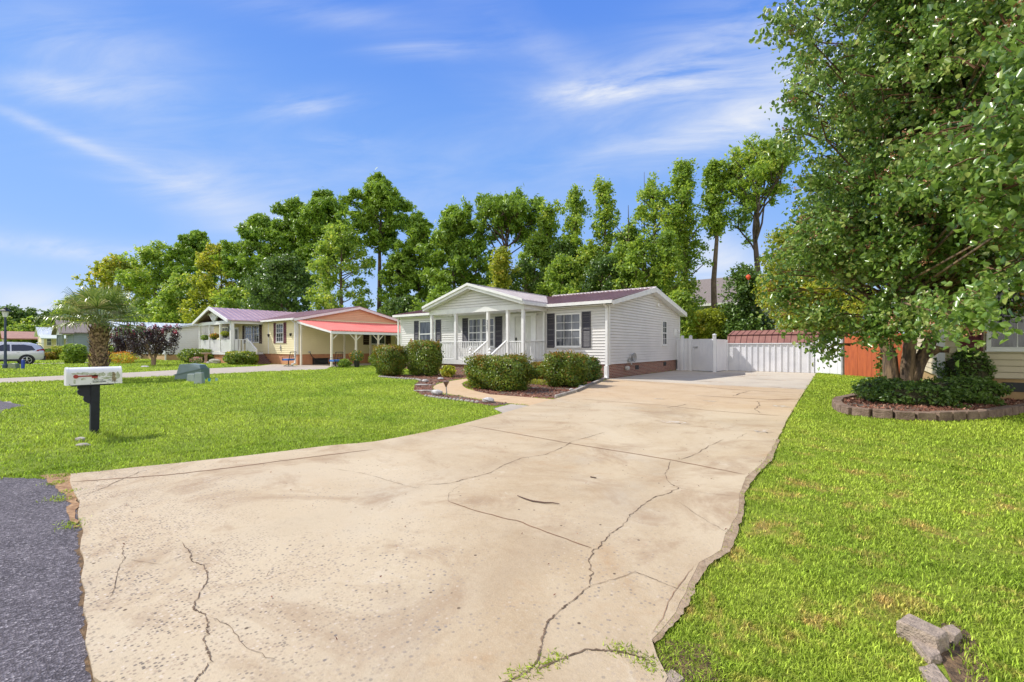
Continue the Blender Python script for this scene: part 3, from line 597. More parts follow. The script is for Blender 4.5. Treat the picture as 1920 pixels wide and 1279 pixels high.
# ------------------------------------------------------------------ lawn blades
excl = [gap, driveway, road, walkp, bedp, bed2p, tbedp, ndrive, ndrive2, [(-22.1, 16.9), (-8.3, 16.9), (-8.3, 26), (-22.1, 26)], [(-17.6, 15), (-11.3, 15), (-11.3, 17), (-17.6, 17)], [(1.4, 15.6), (9, 15.6), (9, 26), (1.4, 26)],
        [G(*p) for p in [(925, 767), (958, 758.5), (1000, 762.5), (945, 777)]], [G(*p) for p in [(1262, 1210), (1330, 1225), (1350, 1279), (1250, 1279)]], [G(*p) for p in [(1690, 1160), (1800, 1180), (1840, 1290), (1740, 1290)]], [(-49, 13.2), (-32, 13.2), (-32, 25), (-49, 25)], [G(*p) for p in [(-40, 762), (0, 755), (18, 753), (22, 757), (14, 762), (0, 766), (-40, 772)]]]
def lawn(name, n_target, r0, r1, D0=13000, rr=2.4, ex=1.5):
    rs = np.linspace(r0, r1, 400); den = D0*np.minimum(1, (rr/rs)**ex); pdf = den*rs; cdf = np.cumsum(pdf)*(rs[1]-rs[0]); span = math.radians(126)
    n = int(cdf[-1]*span); u = R.uniform(0, cdf[-1], n); r = np.interp(u, cdf, rs); th = R.uniform(-span/2, span/2, n)
    a = r*np.sin(th); b = r*np.cos(th); x = CT*a-ST*b; y = ST*a+CT*b
    k = (y > .1) & (y < 27)
    jj = .022*(1+.9*np.sin(x*9+y*4)); x2 = x+R.normal(0, 1, n)*jj; y2 = y+R.normal(0, 1, n)*jj
    for q in excl: k &= ~inpoly(x2, y2, q)
    # tufts: blades gather, leaving small thin spots
    tn = np.sin(x*7.3+np.sin(y*5.1)*1.7)*np.sin(y*8.1+np.sin(x*4.7)*1.9)
    k &= R.uniform(0, 1, n) < (.82+.35*tn)
    dry = (x > -1.2) & (y < 7.5) & ((np.sin(x*3.1+1.2*np.sin(y*2.3))*np.sin(y*2.9+.7+np.sin(x*1.9))) > .38); k &= ~(dry & (R.uniform(0, 1, n) < .55))
    x, y, r = x[k], y[k], r[k]; n = len(x); tn = tn[k]
    az = R.uniform(0, 2*math.pi, n); lean = R.uniform(.25, 1.15, n); h = (.017+.0018*r)*R.uniform(.55, 1.35, n)*(1+.35*np.maximum(tn, 0)); w = (.0019+.00085*r)*R.uniform(.7, 1.3, n)
    # longer grass round the mailbox post and along the bed edges
    for (cx, cy, rad, g_) in ((MBX[0], MBX[1], .45, 2.0), (G(1560, 700)[0], G(1560, 700)[1], 1.0, 1.6)):
        h *= 1+g_*np.exp(-((x-cx)**2+(y-cy)**2)/rad**2)
    dx, dy = np.cos(az), np.sin(az); sx, sy = -dy, dx; z0 = np.zeros(n)
    hz = h*np.cos(lean*.6); q = h*np.sin(lean)
    V = np.stack([np.stack([x-sx*w/2, y-sy*w/2, z0], 1), np.stack([x+sx*w/2, y+sy*w/2, z0], 1),
                  np.stack([x+sx*w*.42+dx*q*.35, y+sy*w*.42+dy*q*.35, hz*.62], 1), np.stack([x-sx*w*.42+dx*q*.35, y-sy*w*.42+dy*q*.35, hz*.62], 1),
                  np.stack([x+dx*q, y+dy*q, hz*.95], 1)], 1).reshape(-1, 3)
    i = np.arange(n)[:, None]*5
    Fc = np.concatenate([i+np.array([[0, 1, 2]]), i+np.array([[0, 2, 3]]), i+np.array([[3, 2, 4]])], 1).reshape(-1, 3)
    o = npmesh(name, V, Fc, m_blade, None, np.repeat(R.uniform(0, 1, n), 3)); o['kind'] = 'stuff'; o['label'] = 'bright green mown lawn grass with dry patches'; o['category'] = 'grass'
    print('blades', n); return o
MBX = G(177, 817)
lawn('grass', 0, 1.3, 7, 24000, 2.4, 1.75); lawn('grass', 0, 7, 60)
def tufts(name, spots, h, n, label):
    C = []
    for (x, y, s) in spots: C.append(np.stack([R.normal(x, s, n), R.normal(y, s, n), R.uniform(.01, h, n)], 1))
    o = leaves(name, np.concatenate(C), h*1.1, m_blade, None, elong=6, flat_=-.8); tag(o, label, 'weeds', kind='stuff')
tufts('weeds', [(*G(px, py), .025) for px, py in [(1005, 1262), (1020, 1255), (1038, 1247), (1050, 1240), (990, 1270), (960, 1277), (1150, 1222), (1165, 1226), (1180, 1232), (1215, 1244), (1205, 1252), (1225, 1262)]], .028, 60, 'green weeds growing in the driveway crack')
tufts('weeds', [(*G(px, py), .05) for px, py in [(1240, 1215), (1262, 1225), (1290, 1222), (1315, 1235), (1330, 1250), (1350, 1262), (1280, 1245), (1305, 1265), (1235, 1230)]], .02, 90, 'brownish thin weeds on the bare soil at the driveway corner')
tufts('weeds', [(*G(px, py), .04) for px, py in [(98, 910), (112, 906), (105, 938), (120, 940), (135, 985), (140, 990), (130, 925)]], .03, 50, 'sparse weeds at the corner where road and driveway meet')
# ================================================================== the white and grey house
hl = (-15.2, 21.4, 0)
wh = thing('house', 'pale grey sided house with dark shutters, maroon metal roof and white gabled front porch', 'house', hl)
FF = Fr((0, 16.9), (1, 0), (0, -1)); FS = Fr((-8.3, 0), (0, 1), (1, 0)); FL = Fr((-22.1, 0), (0, 1), (-1, 0)); FB = Fr((0, 25.9), (1, 0), (0, 1))
zw0, zw1, zr = .60, 3.22, 4.14
core = MB(); core.box(-22.08, -8.32, 16.92, 25.88, zw0, zw1); core.hexa([(-22.08, 16.92, zw1), (-8.32, 16.92, zw1), (-8.32, 25.88, zw1), (-22.08, 25.88, zw1), (-22.08, 21.35, zr), (-8.32, 21.35, zr), (-8.32, 21.45, zr), (-22.08, 21.45, zr)])
siding(core, FF, -22.1, -8.3, zw0, zw1); 
gr = lambda z: (16.9, 25.9) if z <= zw1 else (16.9+(z-zw1)/(zr-zw1)*4.5, 25.9-(z-zw1)/(zr-zw1)*4.5)
siding(core, FS, 0, 0, zw0, zr-.02, rng=gr); siding(core, FL, 0, 0, zw0, zr-.02, rng=gr)
core.build('wall', m_sid, wh)
f = MB(); f.box(-22.06, -8.34, 16.94, 25.86, -.1, zw0); fo = f.build('foundation', m_brick, wh)
vt = [(19.9, .28), (23.6, .33)]
for y, z in vt:
    v = MB(); FS.box(v, y-.22, y+.22, z-.02, z+.19, -.04, .0-.03+.005); 
    v = MB(); v.box(-8.36, -8.325, y-.2, y+.2, z, z+.2); v.build('foundation_vent', m_black, wh)
v = MB(); v.lathe((-8.25, 18.6, .30), [(.0, 0), (.10, .02), (.12, .1), (.10, .18), (0, .2)], 10); v.build('round_cover', m_stone, wh)
# corner boards
for q in ((-8.38, -8.275, 16.875, 16.98), (-22.125, -22.02, 16.875, 16.98), (-8.38, -8.275, 25.82, 25.92)):
    c = MB(); c.box(*q, zw0-.02, zw1); c.build('corner_board', white, wh)
# main roof
ye, yb, yr = 16.62, 26.2, 21.4; ze = 3.27; zt = 4.24; xl, xr = -22.4, -7.98
rf = MB(); roofslab(rf, (xl, ye, ze), (xr, ye, ze), (xr, yr, zt), (xl, yr, zt)); roofslab(rf, (xr, yb, ze), (xl, yb, ze), (xl, yr, zt), (xr, yr, zt))
ribs(rf, (xl+.03, ye, ze), (xr-.03, ye, ze), (xr-.03, yr, zt), (xl+.03, yr, zt), .30, .05, .02)
rfo = rf.build('roof', m_roofm, wh)
rc = MB(); rc.hexa([(-14, yr-.16, zt-.03), (xr+.01, yr-.16, zt-.03), (xr+.01, yr+.16, zt-.03), (-14, yr+.16, zt-.03), (-14, yr-.02, zt+.06), (xr+.01, yr-.02, zt+.06), (xr+.01, yr+.02, zt+.06), (-14, yr+.02, zt+.06)])
for i in range(28):
    x = -13.9+i*.21; rc.box(x, x+.10, yr-.24, yr-.15, zt-.05, zt+.02)
rc.build('ridge_cap', mat('faded_ridge', (.6, .56, .55), (.4, .3, .3), 8, .5), rfo)
fa = MB()
fa.hexa([(xr-.03, ye, ze-.21), (xr+.012, ye, ze-.21), (xr+.012, yr, zt-.21), (xr-.03, yr, zt-.21), (xr-.03, ye, ze-.035), (xr+.012, ye, ze-.035), (xr+.012, yr, zt+.03), (xr-.03, yr, zt+.03)])
fa.hexa([(xr-.03, yr, zt-.21), (xr+.012, yr, zt-.21), (xr+.012, yb, ze-.21), (xr-.03, yb, ze-.21), (xr-.03, yr, zt+.03), (xr+.012, yr, zt+.03), (xr+.012, yb, ze+.02), (xr-.03, yb, ze+.02)])
# soffits
fa.quad((-8.3, 16.6, ze-.2), (xr, 16.6, ze-.2), (xr, yr, zt-.2), (-8.3, yr, zt-.2)); fa.quad((-8.3, yr, zt-.2), (xr, yr, zt-.2), (xr, yb, ze-.2), (-8.3, yb, ze-.2))
fa.box(xl, xr-.04, 16.66, 16.9, ze-.2, ze-.17)
fa.build('fascia', white, wh)
for x0, x1 in ((-22.4, -17.8), (-11.25, -7.98)):
    gt = MB(); gt.box(x0, x1, 16.50, 16.63, ze-.15, ze-.02); gt.build('gutter', white, wh)
ds = MB(); ds.box(-8.40, -8.30, 16.76, 16.85, .16, 2.95); ds.bar((-8.35, 16.80, 2.95), (-8.35, 16.56, 3.13), .08, .08); ds.box(-8.42, -8.28, 16.70, 16.86, .03, .55); ds.bar((-8.35, 16.72, .1), (-8.2, 16.45, .05), .10, .07); ds.build('downspout', white, wh)
ds = MB(); ds.box(-22.3, -22.21, 16.80, 16.88, .05, 3.1); ds.build('downspout', white, wh)
# windows and shutters
window(wh, FF, -10.92, -9.60, 1.33, 2.82, 3, 4, white, m_pane); shutter(wh, FF, -11.36, -10.96, 1.30, 2.86, m_shg); shutter(wh, FF, -9.55, -9.13, 1.30, 2.86, m_shg)
window(wh, FF, -16.35, -15.45, 1.33, 2.82, 3, 4, white, m_pane); window(wh, FF, -15.43, -14.53, 1.33, 2.82, 3, 4, white, m_pane); shutter(wh, FF, -16.8, -16.39, 1.30, 2.86, m_shg); shutter(wh, FF, -14.49, -14.05, 1.30, 2.86, m_shg)
window(wh, FF, -20.35, -18.95, 1.33, 2.82, 1, 2, white, m_pane); shutter(wh, FF, -20.8, -20.4, 1.30, 2.86, m_shg); shutter(wh, FF, -18.9, -18.5, 1.30, 2.86, m_shg)
window(wh, FS, 23.05, 23.72, 1.42, 2.72, 2, 4, white, m_pane)
o_ = MB(); FS.box(o_, 24.9, 25.25, 1.95, 2.35, 0, .05); FS.box(o_, 25.3, 25.42, 2.2, 2.3, 0, .15); o_.build('meter_box', white, wh)
o_ = MB(); FS.box(o_, 22.2, 22.45, 3.42, 3.55, 0, .10); o_.build('flood_light', white, wh)
o_ = MB(); FS.box(o_, 25.3, 25.36, .1, .62, 0, .07); o_.build('pipe', m_grey, wh)
# door with pilasters
d = MB(); FF.box(d, -13.2, -12.28, .72, 2.78, 0, .05); 
for k in (0, 1):
    for zz in ((.9, 1.55), (1.7, 2.6)): FF.box(d, -13.08+k*.42, -12.80+k*.42, zz[0], zz[1], .05, .062)
do = d.build('door', mat('door_paint', (.66, .66, .60), (.6, .6, .55), 3, .4), wh)
hnd = MB(); FF.box(hnd, -13.16, -13.10, 1.55, 1.78, .05, .10); hnd.tube([(-13.13, 16.84, 1.6), (-13.13, 16.78, 1.6)], .035, 8); hnd.build('handle', m_black, do)
d = MB(); FF.box(d, -13.5, -13.22, .72, 2.80, 0, .07); FF.box(d, -12.26, -11.98, .72, 2.80, 0, .07); FF.box(d, -13.55, -11.93, 2.80, 2.92, 0, .09); d.build('door_surround', white, wh)
lt = MB(); lt.box(-13.72, -13.6, 16.75, 16.86, 2.28, 2.5); lt.bar((-13.66, 16.9, 2.52), (-13.66, 16.78, 2.52), .03); lt.build('porch_lamp', m_black, wh)
# porch
px0, px1, py0 = -17.45, -11.42, 15.15
p = MB(); p.box(px0, px1, py0, 16.88, .50, .70); p.build('porch_floor', white, wh)
p = MB(); p.box(px0+.06, px1-.06, py0+.06, 16.88, -.1, .50); p.build('porch_base', m_brick, wh)
cols = [-17.37, -15.62, -13.52, -12.35, -11.50]
for x in cols:
    c = MB(); c.box(x-.065, x+.065, py0+.02, py0+.15, .70, 2.98); c.box(x-.085, x+.085, py0, py0+.17, .70, .80); c.build('porch_post', white, wh)
for x in (-11.50,):
    c = MB(); c.box(x-.05, x+.05, 16.78, 16.87, .70, 2.98); c.build('porch_post', white, wh)
b = MB(); b.box(px0-.05, px1+.05, py0, py0+.17, 2.96, 3.20); b.box(px1-.12, px1+.05, py0+.17, 16.88, 2.96, 3.20); b.box(px0-.05, px0+.12, py0+.17, 16.88, 2.96, 3.20); b.box(px0+.12, px1-.12, py0+.17, 16.88, 3.0, 3.03); b.build('porch_beam', white, wh)
rl = MB(); yq = py0+.085
railing(rl, (cols[0]+.065, yq), (cols[1]-.065, yq), .70, 1.58); railing(rl, (cols[1]+.065, yq), (cols[2]-.065, yq), .70, 1.58); rl.build('railing', white, wh)
rl = MB(); railing(rl, (cols[3]+.065, yq), (cols[4]-.065, yq), .70, 1.58); railing(rl, (-11.50, yq+.1), (-11.50, 16.78), .70, 1.58); rl.build('railing', white, wh)
rl = MB(); railing(rl, (-17.37, yq+.1), (-17.37, 16.8), .70, 1.58); rl.build('railing', white, wh)
for x in (-13.50, -12.37):
    s_ = MB(); yn = 14.05
    n0 = len(s_.v); railing(s_, (x, py0-.02), (x, yn+.06), .70, 1.60, sp=.10, slope=-.62); s_.build('stair_rail', white, wh)
    nw = MB(); nw.box(x-.055, x+.055, yn-.055, yn+.055, 0, .98); nw.box(x-.075, x+.075, yn-.075, yn+.075, .98, 1.02); nw.lathe((x, yn, 1.02), [(.03, 0), (.045, .03), (.085, .07), (.06, .10), (.035, .13), (.06, .17), (.07, .20), (.045, .24), (.0, .30)], 10); nw.build('newel_post', white, wh)
st = MB()
for i in range(3): st.box(-13.44, -12.43, py0-.34*(i+1), py0-.34*i-.003, 0, .70-.175*(i+1))
st.build('step', m_brick, wh)
# gable of the porch roof
gx = -14.43; zp = 4.24; gze = 3.33
G_ = Fr((0, py0+.02), (1, 0), (0, -1)); gm = MB(); hw = 3.0
gm.vprism([(gx-hw, 3.20), (gx+hw, 3.20), (gx+hw, 3.24), (gx, 4.12), (gx-hw, 3.24)], (0, py0+.15), (1, 0), (0, -1), 0, .10)
siding(gm, G_, 0, 0, 3.20, 4.10, rng=lambda z: (gx-hw+(z-3.20)/.92*hw, gx+hw-(z-3.20)/.92*hw)); gm.build('porch_gable', m_sid, wh)
pr = MB()
def pslope(s):
    ex, yv = gx+s*3.18, 16.75; A = [(ex, 14.88, gze), (ex, yv, gze), (gx, 21.35, zp), (gx, 14.88, zp)]
    if s > 0: pr.hexa([(x, y, z-.05) for x, y, z in A]+[(x, y, z+.012) for x, y, z in A])
    else: A = A[::-1]; pr.hexa([(x, y, z-.05) for x, y, z in A]+[(x, y, z+.012) for x, y, z in A])
    y = 14.95
    while y < 21.2:
        t = max(0, (y-yv)/(21.35-yv)); xe = ex+(gx-ex)*t; zz = gze+(zp-gze)*t
        pr.bar((xe, y, zz+.025), (gx, y, zp+.025), .05, .022); y += .23
pslope(1); pslope(-1); pr.bar((gx, 14.9, zp+.02), (gx, 21.3, zp+.02), .28, .03)
pr.build('porch_roof', m_roofw, wh)
fa = MB()
for s in (1, -1):
    e = gx+s*3.2; P0, P1 = (e, gze), (gx, zp+.01)
    fa.hexa([(P0[0], 14.84, P0[1]-.19), (P1[0], 14.84, P1[1]-.20), (P1[0], 14.90, P1[1]-.20), (P0[0], 14.90, P0[1]-.19), (P0[0], 14.84, P0[1]+.02), (P1[0], 14.84, P1[1]+.03), (P1[0], 14.90, P1[1]+.03), (P0[0], 14.90, P0[1]+.02)])
    fa.hexa([(P0[0], 14.78, P0[1]-.06), (P1[0], 14.78, P1[1]-.06), (P1[0], 14.838, P1[1]-.06), (P0[0], 14.838, P0[1]-.06), (P0[0], 14.78, P0[1]+.05), (P1[0], 14.78, P1[1]+.06), (P1[0], 14.838, P1[1]+.06), (P0[0], 14.838, P0[1]+.05)])
    fa.quad((e, 14.9, gze-.19), (gx, 14.9, zp-.2), (gx, py0, zp-.2), (e, py0, gze-.19))
    fa.box(min(e, e-s*.25), max(e, e-s*.25), 14.9, 16.7, gze-.17, gze-.13); fa.box(e-.02, e+.02, 14.9, 16.7, gze-.19, gze-.052)
fa.build('porch_fascia', white, wh)
# street number down the post
def textmesh(s, size, m, parent, loc, rot, name='number', ext=.004):
    cu = bpy.data.curves.new(name, 'FONT'); cu.body = s; cu.size = size; cu.extrude = ext; cu.align_x = 'CENTER'; cu.align_y = 'CENTER'; cu.space_line = .82
    to = bpy.data.objects.new('tmp', cu); COL.objects.link(to); dg = bpy.context.evaluated_depsgraph_get(); me = bpy.data.meshes.new_from_object(to.evaluated_get(dg))
    bpy.data.objects.remove(to); me.materials.clear(); me.materials.append(m)
    o = bpy.data.objects.new(name, me); COL.objects.link(o); L0 = ORG[parent.name]; o.parent = parent; o.location = tuple(loc[i]-L0[i] for i in range(3)); o.rotation_euler = rot; return o
textmesh('3\n2\n2\n1', .17, m_black, wh, (-13.52, py0+.01, 2.30), (math.pi/2, 0, 0))
# hose reel hung on the wall
hr = thing('hose_reel', 'coiled garden hose on a round hanger low on the grey side wall', 'hose reel', (-8.2, 19.0, .9))
h = MB()
for k in range(4):
    rr_ = .20-.02*k; h.tube([(-8.14-.03*k, 19.15+rr_*math.cos(t), .86+rr_*math.sin(t)) for t in [i*2*math.pi/16 for i in range(17)]], .014, 5, False)
h.build('hose', m_grey, hr); h = MB(); h.box(-8.285, -8.2, 18.7, 18.95, .68, .82); h.tube([(-8.2, 18.8, .7), (-8.12, 18.8, .55)], .03, 6); h.build('hanger', m_grey, hr)

# ================================================================== the cream house with the coral carport
yh = thing('house', 'cream sided house with maroon shutters, purple metal roof and open timbered white porch', 'house', (-40, 20.4, 0))
YF = Fr((0, 15.5), (1, 0), (0, -1)); YS = Fr((-32.3, 0), (0, 1), (1, 0)); a0, a1 = .78, 3.42; yz = 4.55
w = MB(); w.box(-48.98, -32.32, 15.52, 25.28, a0, a1); siding(w, YF, -49, -32.3, a0, a1, .14); siding(w, YS, 15.5, 25.3, a0, a1, .14); w.build('wall', m_ysid, yh)
w = MB(); gr2 = lambda z: (15.5+(z-a1)/(yz-a1)*4.9, 25.3-(z-a1)/(yz-a1)*4.9)
w.vprism([(15.5, a1), (25.3, a1), (20.4, yz)], (-32.32, 0), (0, 1), (1, 0), -.1, 0); siding(w, YS, 0, 0, a1+.005, yz-.02, .14, rng=gr2); w.build('gable', m_peach, yh)
w = MB(); w.box(-48.96, -32.34, 15.54, 25.26, -.1, a0); w.build('foundation', m_terra, yh)
w = MB(); w.box(-32.38, -32.27, 15.47, 15.58, a0, a1); w.build('corner_board', white, yh)
w = MB(); w.box(-37.1, -36.98, 15.47, 15.5, a0, a1); w.build('corner_board', white, yh)
r = MB(); e0, e1 = 15.15, 25.65; za, zb = 3.44, 4.62
roofslab(r, (-49.3, e0, za), (-32.0, e0, za), (-32.0, 20.4, zb), (-49.3, 20.4, zb)); roofslab(r, (-32, e1, za), (-49.3, e1, za), (-49.3, 20.4, zb), (-32, 20.4, zb)); ribs(r, (-49.3, e0, za), (-32.05, e0, za), (-32.05, 20.4, zb), (-49.3, 20.4, zb), .4, .05, .03)
r.build('roof', m_roofp, yh)
r = MB()
for (ya, zza, yb_, zzb) in ((e0, za, 20.4, zb), (20.4, zb, e1, za)):
    r.hexa([(-32.02, ya, zza-.24), (-31.98, ya, zza-.24), (-31.98, yb_, zzb-.24), (-32.02, yb_, zzb-.24), (-32.02, ya, zza-.06), (-31.98, ya, zza-.06), (-31.98, yb_, zzb-.06), (-32.02, yb_, zzb-.06)])
r.box(-37.4, -32.0, 15.02, 15.14, za-.16, za-.03); r.build('fascia', white, yh)
ds = MB(); ds.box(-32.5, -32.4, 15.36, 15.45, .1, 3.1); ds.bar((-32.45, 15.4, 3.1), (-32.45, 15.1, 3.3), .08); ds.bar((-32.45, 15.38, .12), (-32.3, 15.1, .08), .1); ds.build('downspout', white, yh)
window(yh, YF, -35.65, -34.45, 1.68, 3.12, 3, 4, white, m_pane); shutter(yh, YF, -36.08, -35.7, 1.6, 3.18, m_shr); shutter(yh, YF, -34.4, -34.0, 1.6, 3.18, m_shr)
window(yh, YF, -41.6, -40.2, 1.68, 3.12, 3, 4, white, m_pane); window(yh, YF, -40.15, -38.75, 1.68, 3.12, 3, 4, white, m_pane); shutter(yh, YF, -42.1, -41.65, 1.6, 3.18, m_shd); shutter(yh, YF, -38.7, -38.25, 1.6, 3.18, m_shd)
window(yh, YF, -46.8, -45.3, 1.68, 3.12, 3, 4, white, m_pane); shutter(yh, YF, -45.25, -44.8, 1.6, 3.18, m_shd)
d = MB(); YF.box(d, -43.9, -42.95, .9, 3.05, 0, .05); d.build('door', white, yh); d = MB(); YF.box(d, -43.7, -43.15, 2.0, 2.9, .05, .06); d.build('door_glass', m_pane, yh)
window(yh, YS, 21.6, 23.0, 1.55, 2.6, 2, 1, white, m_pane, sash=False); shutter(yh, YS, 20.9, 21.5, 1.5, 2.7, m_shd); shutter(yh, YS, 23.1, 23.6, 1.5, 2.7, m_shd)
for x in (-36.9, -33.2):
    l_ = MB(); YF.box(l_, x-.06, x+.06, 2.2, 2.34, 0, .14); YF.box(l_, x-.03, x+.03, 2.12, 2.2, .05, .12); l_.build('wall_lamp', m_black, yh)
# porch of the cream house
p = MB(); p.box(-45.3, -38.0, 13.15, 15.48, .72, .90); p.build('porch_floor', white, yh); p = MB(); p.box(-45.2, -38.1, 13.25, 15.48, -.1, .72); p.build('porch_base', m_terra, yh)
for x, y in ((-45.2, 13.25), (-42.8, 13.25), (-40.4, 13.25), (-38.1, 13.25)):
    t = .075 if x < -38.5 else .12; c = MB(); c.box(x-t, x+t, y-t, y+t, .9, 3.16); c.build('porch_post', white, yh)
b = MB(); b.box(-45.4, -37.95, 13.15, 13.35, 3.14, 3.40); b.box(-38.15, -37.95, 13.35, 15.48, 3.14, 3.40); b.box(-45.4, -45.2, 13.35, 15.48, 3.14, 3.40); b.build('porch_beam', white, yh)
pc = MB(); pc.box(-45.2, -38.15, 13.35, 15.48, 3.35, 3.38); pc.build('porch_ceiling', m_wood, yh)
rl = MB()
for xa, xb in ((-45.1, -42.9), (-42.7, -40.5), (-40.3, -38.2)): railing(rl, (xa, 13.25), (xb, 13.25), .9, 1.88, .085, .06)
rl.build('railing', white, yh)
rl = MB(); rl.box(-38.13, -38.07, 13.4, 14.2, 1.0, 1.05); railing(rl, (-38.1, 13.35), (-38.1, 14.25), .9, 1.9, .2, .07); rl.box(-38.18, -38.02, 13.42, 13.62, .9, 1.9); rl.build('railing', white, yh)
rl = MB(); railing(rl, (-38.0, 14.3), (-36.35, 14.3), .9, 1.95, .07, .055, slope=-.8, top=.12); rl.box(-38.1, -38.0, 14.22, 14.36, .9, 2.0); rl.box(-36.4, -36.28, 14.24, 14.36, 0, 1.15); rl.build('stair_rail', white, yh)
s = MB()
for i in range(4): s.box(-38.0+.36*i+.003, -38.0+.36*(i+1), 14.36, 15.46, 0, .74-.185*i)
s.build('step', brickmat('dark_step_brick', (.16, .045, .04), (.12, .035, .03), (.35, .3, .28)), yh)
gxx = -41.7; A = 3.95
r = MB()
for sgn in (1, -1):
    e = [(gxx+sgn*A, 12.85, 3.38), (gxx+sgn*A, 15.3, 3.38), (gxx, 20.3, 4.55), (gxx, 12.85, 4.55)]
    if sgn < 0: e = e[::-1]
    r.hexa([(x, y, z-.05) for x, y, z in e]+[(x, y, z+.014) for x, y, z in e])
    y = 12.95
    while y < 20:
        t = max(0, (y-15.3)/5.0); xe = gxx+sgn*A*(1-t); zz = 3.38+1.17*t; r.bar((xe, y, zz+.03), (gxx, y, 4.58), .06, .03); y += .4
r.build('porch_roof', m_roofp, yh)
fa = MB()
for sgn in (1, -1):
    e, q = gxx+sgn*A, gxx
    fa.hexa([(e, 12.78, 3.20), (q, 12.78, 4.36), (q, 12.86, 4.36), (e, 12.86, 3.20), (e, 12.78, 3.42), (q, 12.78, 4.60), (q, 12.86, 4.60), (e, 12.86, 3.42)])
fa.build('porch_fascia', white, yh)
tr = MB()
tr.bar((gxx, 13.2, 3.40), (gxx, 13.2, 4.40), .16); 
for k in (.55, 1.1): 
    for sgn in (-1, 1): tr.bar((gxx+sgn*.12, 13.2, 3.42), (gxx+sgn*k, 13.2, 4.42-k*.28), .13)
tr.bar((gxx-1.5, 13.2, 4.02), (gxx+1.5, 13.2, 4.02), .10); tr.build('gable_truss', white, yh)
tr = MB(); tr.quad((gxx-3.5, 15.2, 3.4), (gxx+3.5, 15.2, 3.4), (gxx, 15.2, 4.45)); tr.build('gable_board', m_wood, yh)
# carport awning
aw = thing('carport', 'coral red ribbed carport awning on slim cream posts along the cream house', 'carport', (-29.8, 20, 0))
AX0, AX1, AY0, AY1 = -32.25, -27.5, 15.4, 26.0
r = MB(); A0, A1 = 3.28, 2.42
r.hexa([(AX0, AY0, A0-.04), (AX1, AY0, A1-.04), (AX1, AY1, A1-.04), (AX0, AY1, A0-.04), (AX0, AY0, A0), (AX1, AY0, A1), (AX1, AY1, A1), (AX0, AY1, A0)])
y = AY0+.1
while y < AY1: r.bar((AX0, y, A0+.02), (AX1+.03, y, A1+.02), .10, .045); y += .22
r.build('awning_roof', m_coral, aw)
r = MB(); r.hexa([(AX0, AY0+.01, A0-.07), (AX1-.03, AY0+.01, A1-.07), (AX1-.03, AY1, A1-.07), (AX0, AY1, A0-.07), (AX0, AY0+.01, A0-.043), (AX1-.03, AY0+.01, A1-.043), (AX1-.03, AY1, A1-.043), (AX0, AY1, A0-.043)]); r.build('awning_bounce_sheet', mat('cream_bounce_sheet', (.78, .74, .58), None, rough=.6), aw)  # unseen pale sheet added under the awning to cut orange bounce light
fa = MB(); fa.bar((AX0+.05, AY0+.03, A0-.14), (AX1, AY0+.03, A1-.10), .05, .15); fa.box(AX1-.02, AX1+.03, AY0, AY1, A1-.22, A1-.06); fa.build('awning_frame', white, aw)
m_cream = mat('cream_post', (.74, .70, .58), (.68, .63, .5), 3, .5)
for x, ys in ((-27.6, (15.5, 17.3, 19.1, 21.0, 23.2)), (-31.75, (15.5, 18.9, 21.2, 23.8))):
    for y in ys:
        zt_ = A1 if x > -30 else 3.16; c = MB(); c.box(x-.055, x+.055, y-.055, y+.055, 0, zt_-.1); c.build('post', m_cream, aw)
        b = MB(); b.bar((x, y+.02, zt_-.65), (x, y+.5, zt_-.16), .05); 
        if y > 16: b.bar((x, y-.02, zt_-.65), (x, y-.5, zt_-.16), .05)
        b.build('brace', m_cream, aw)

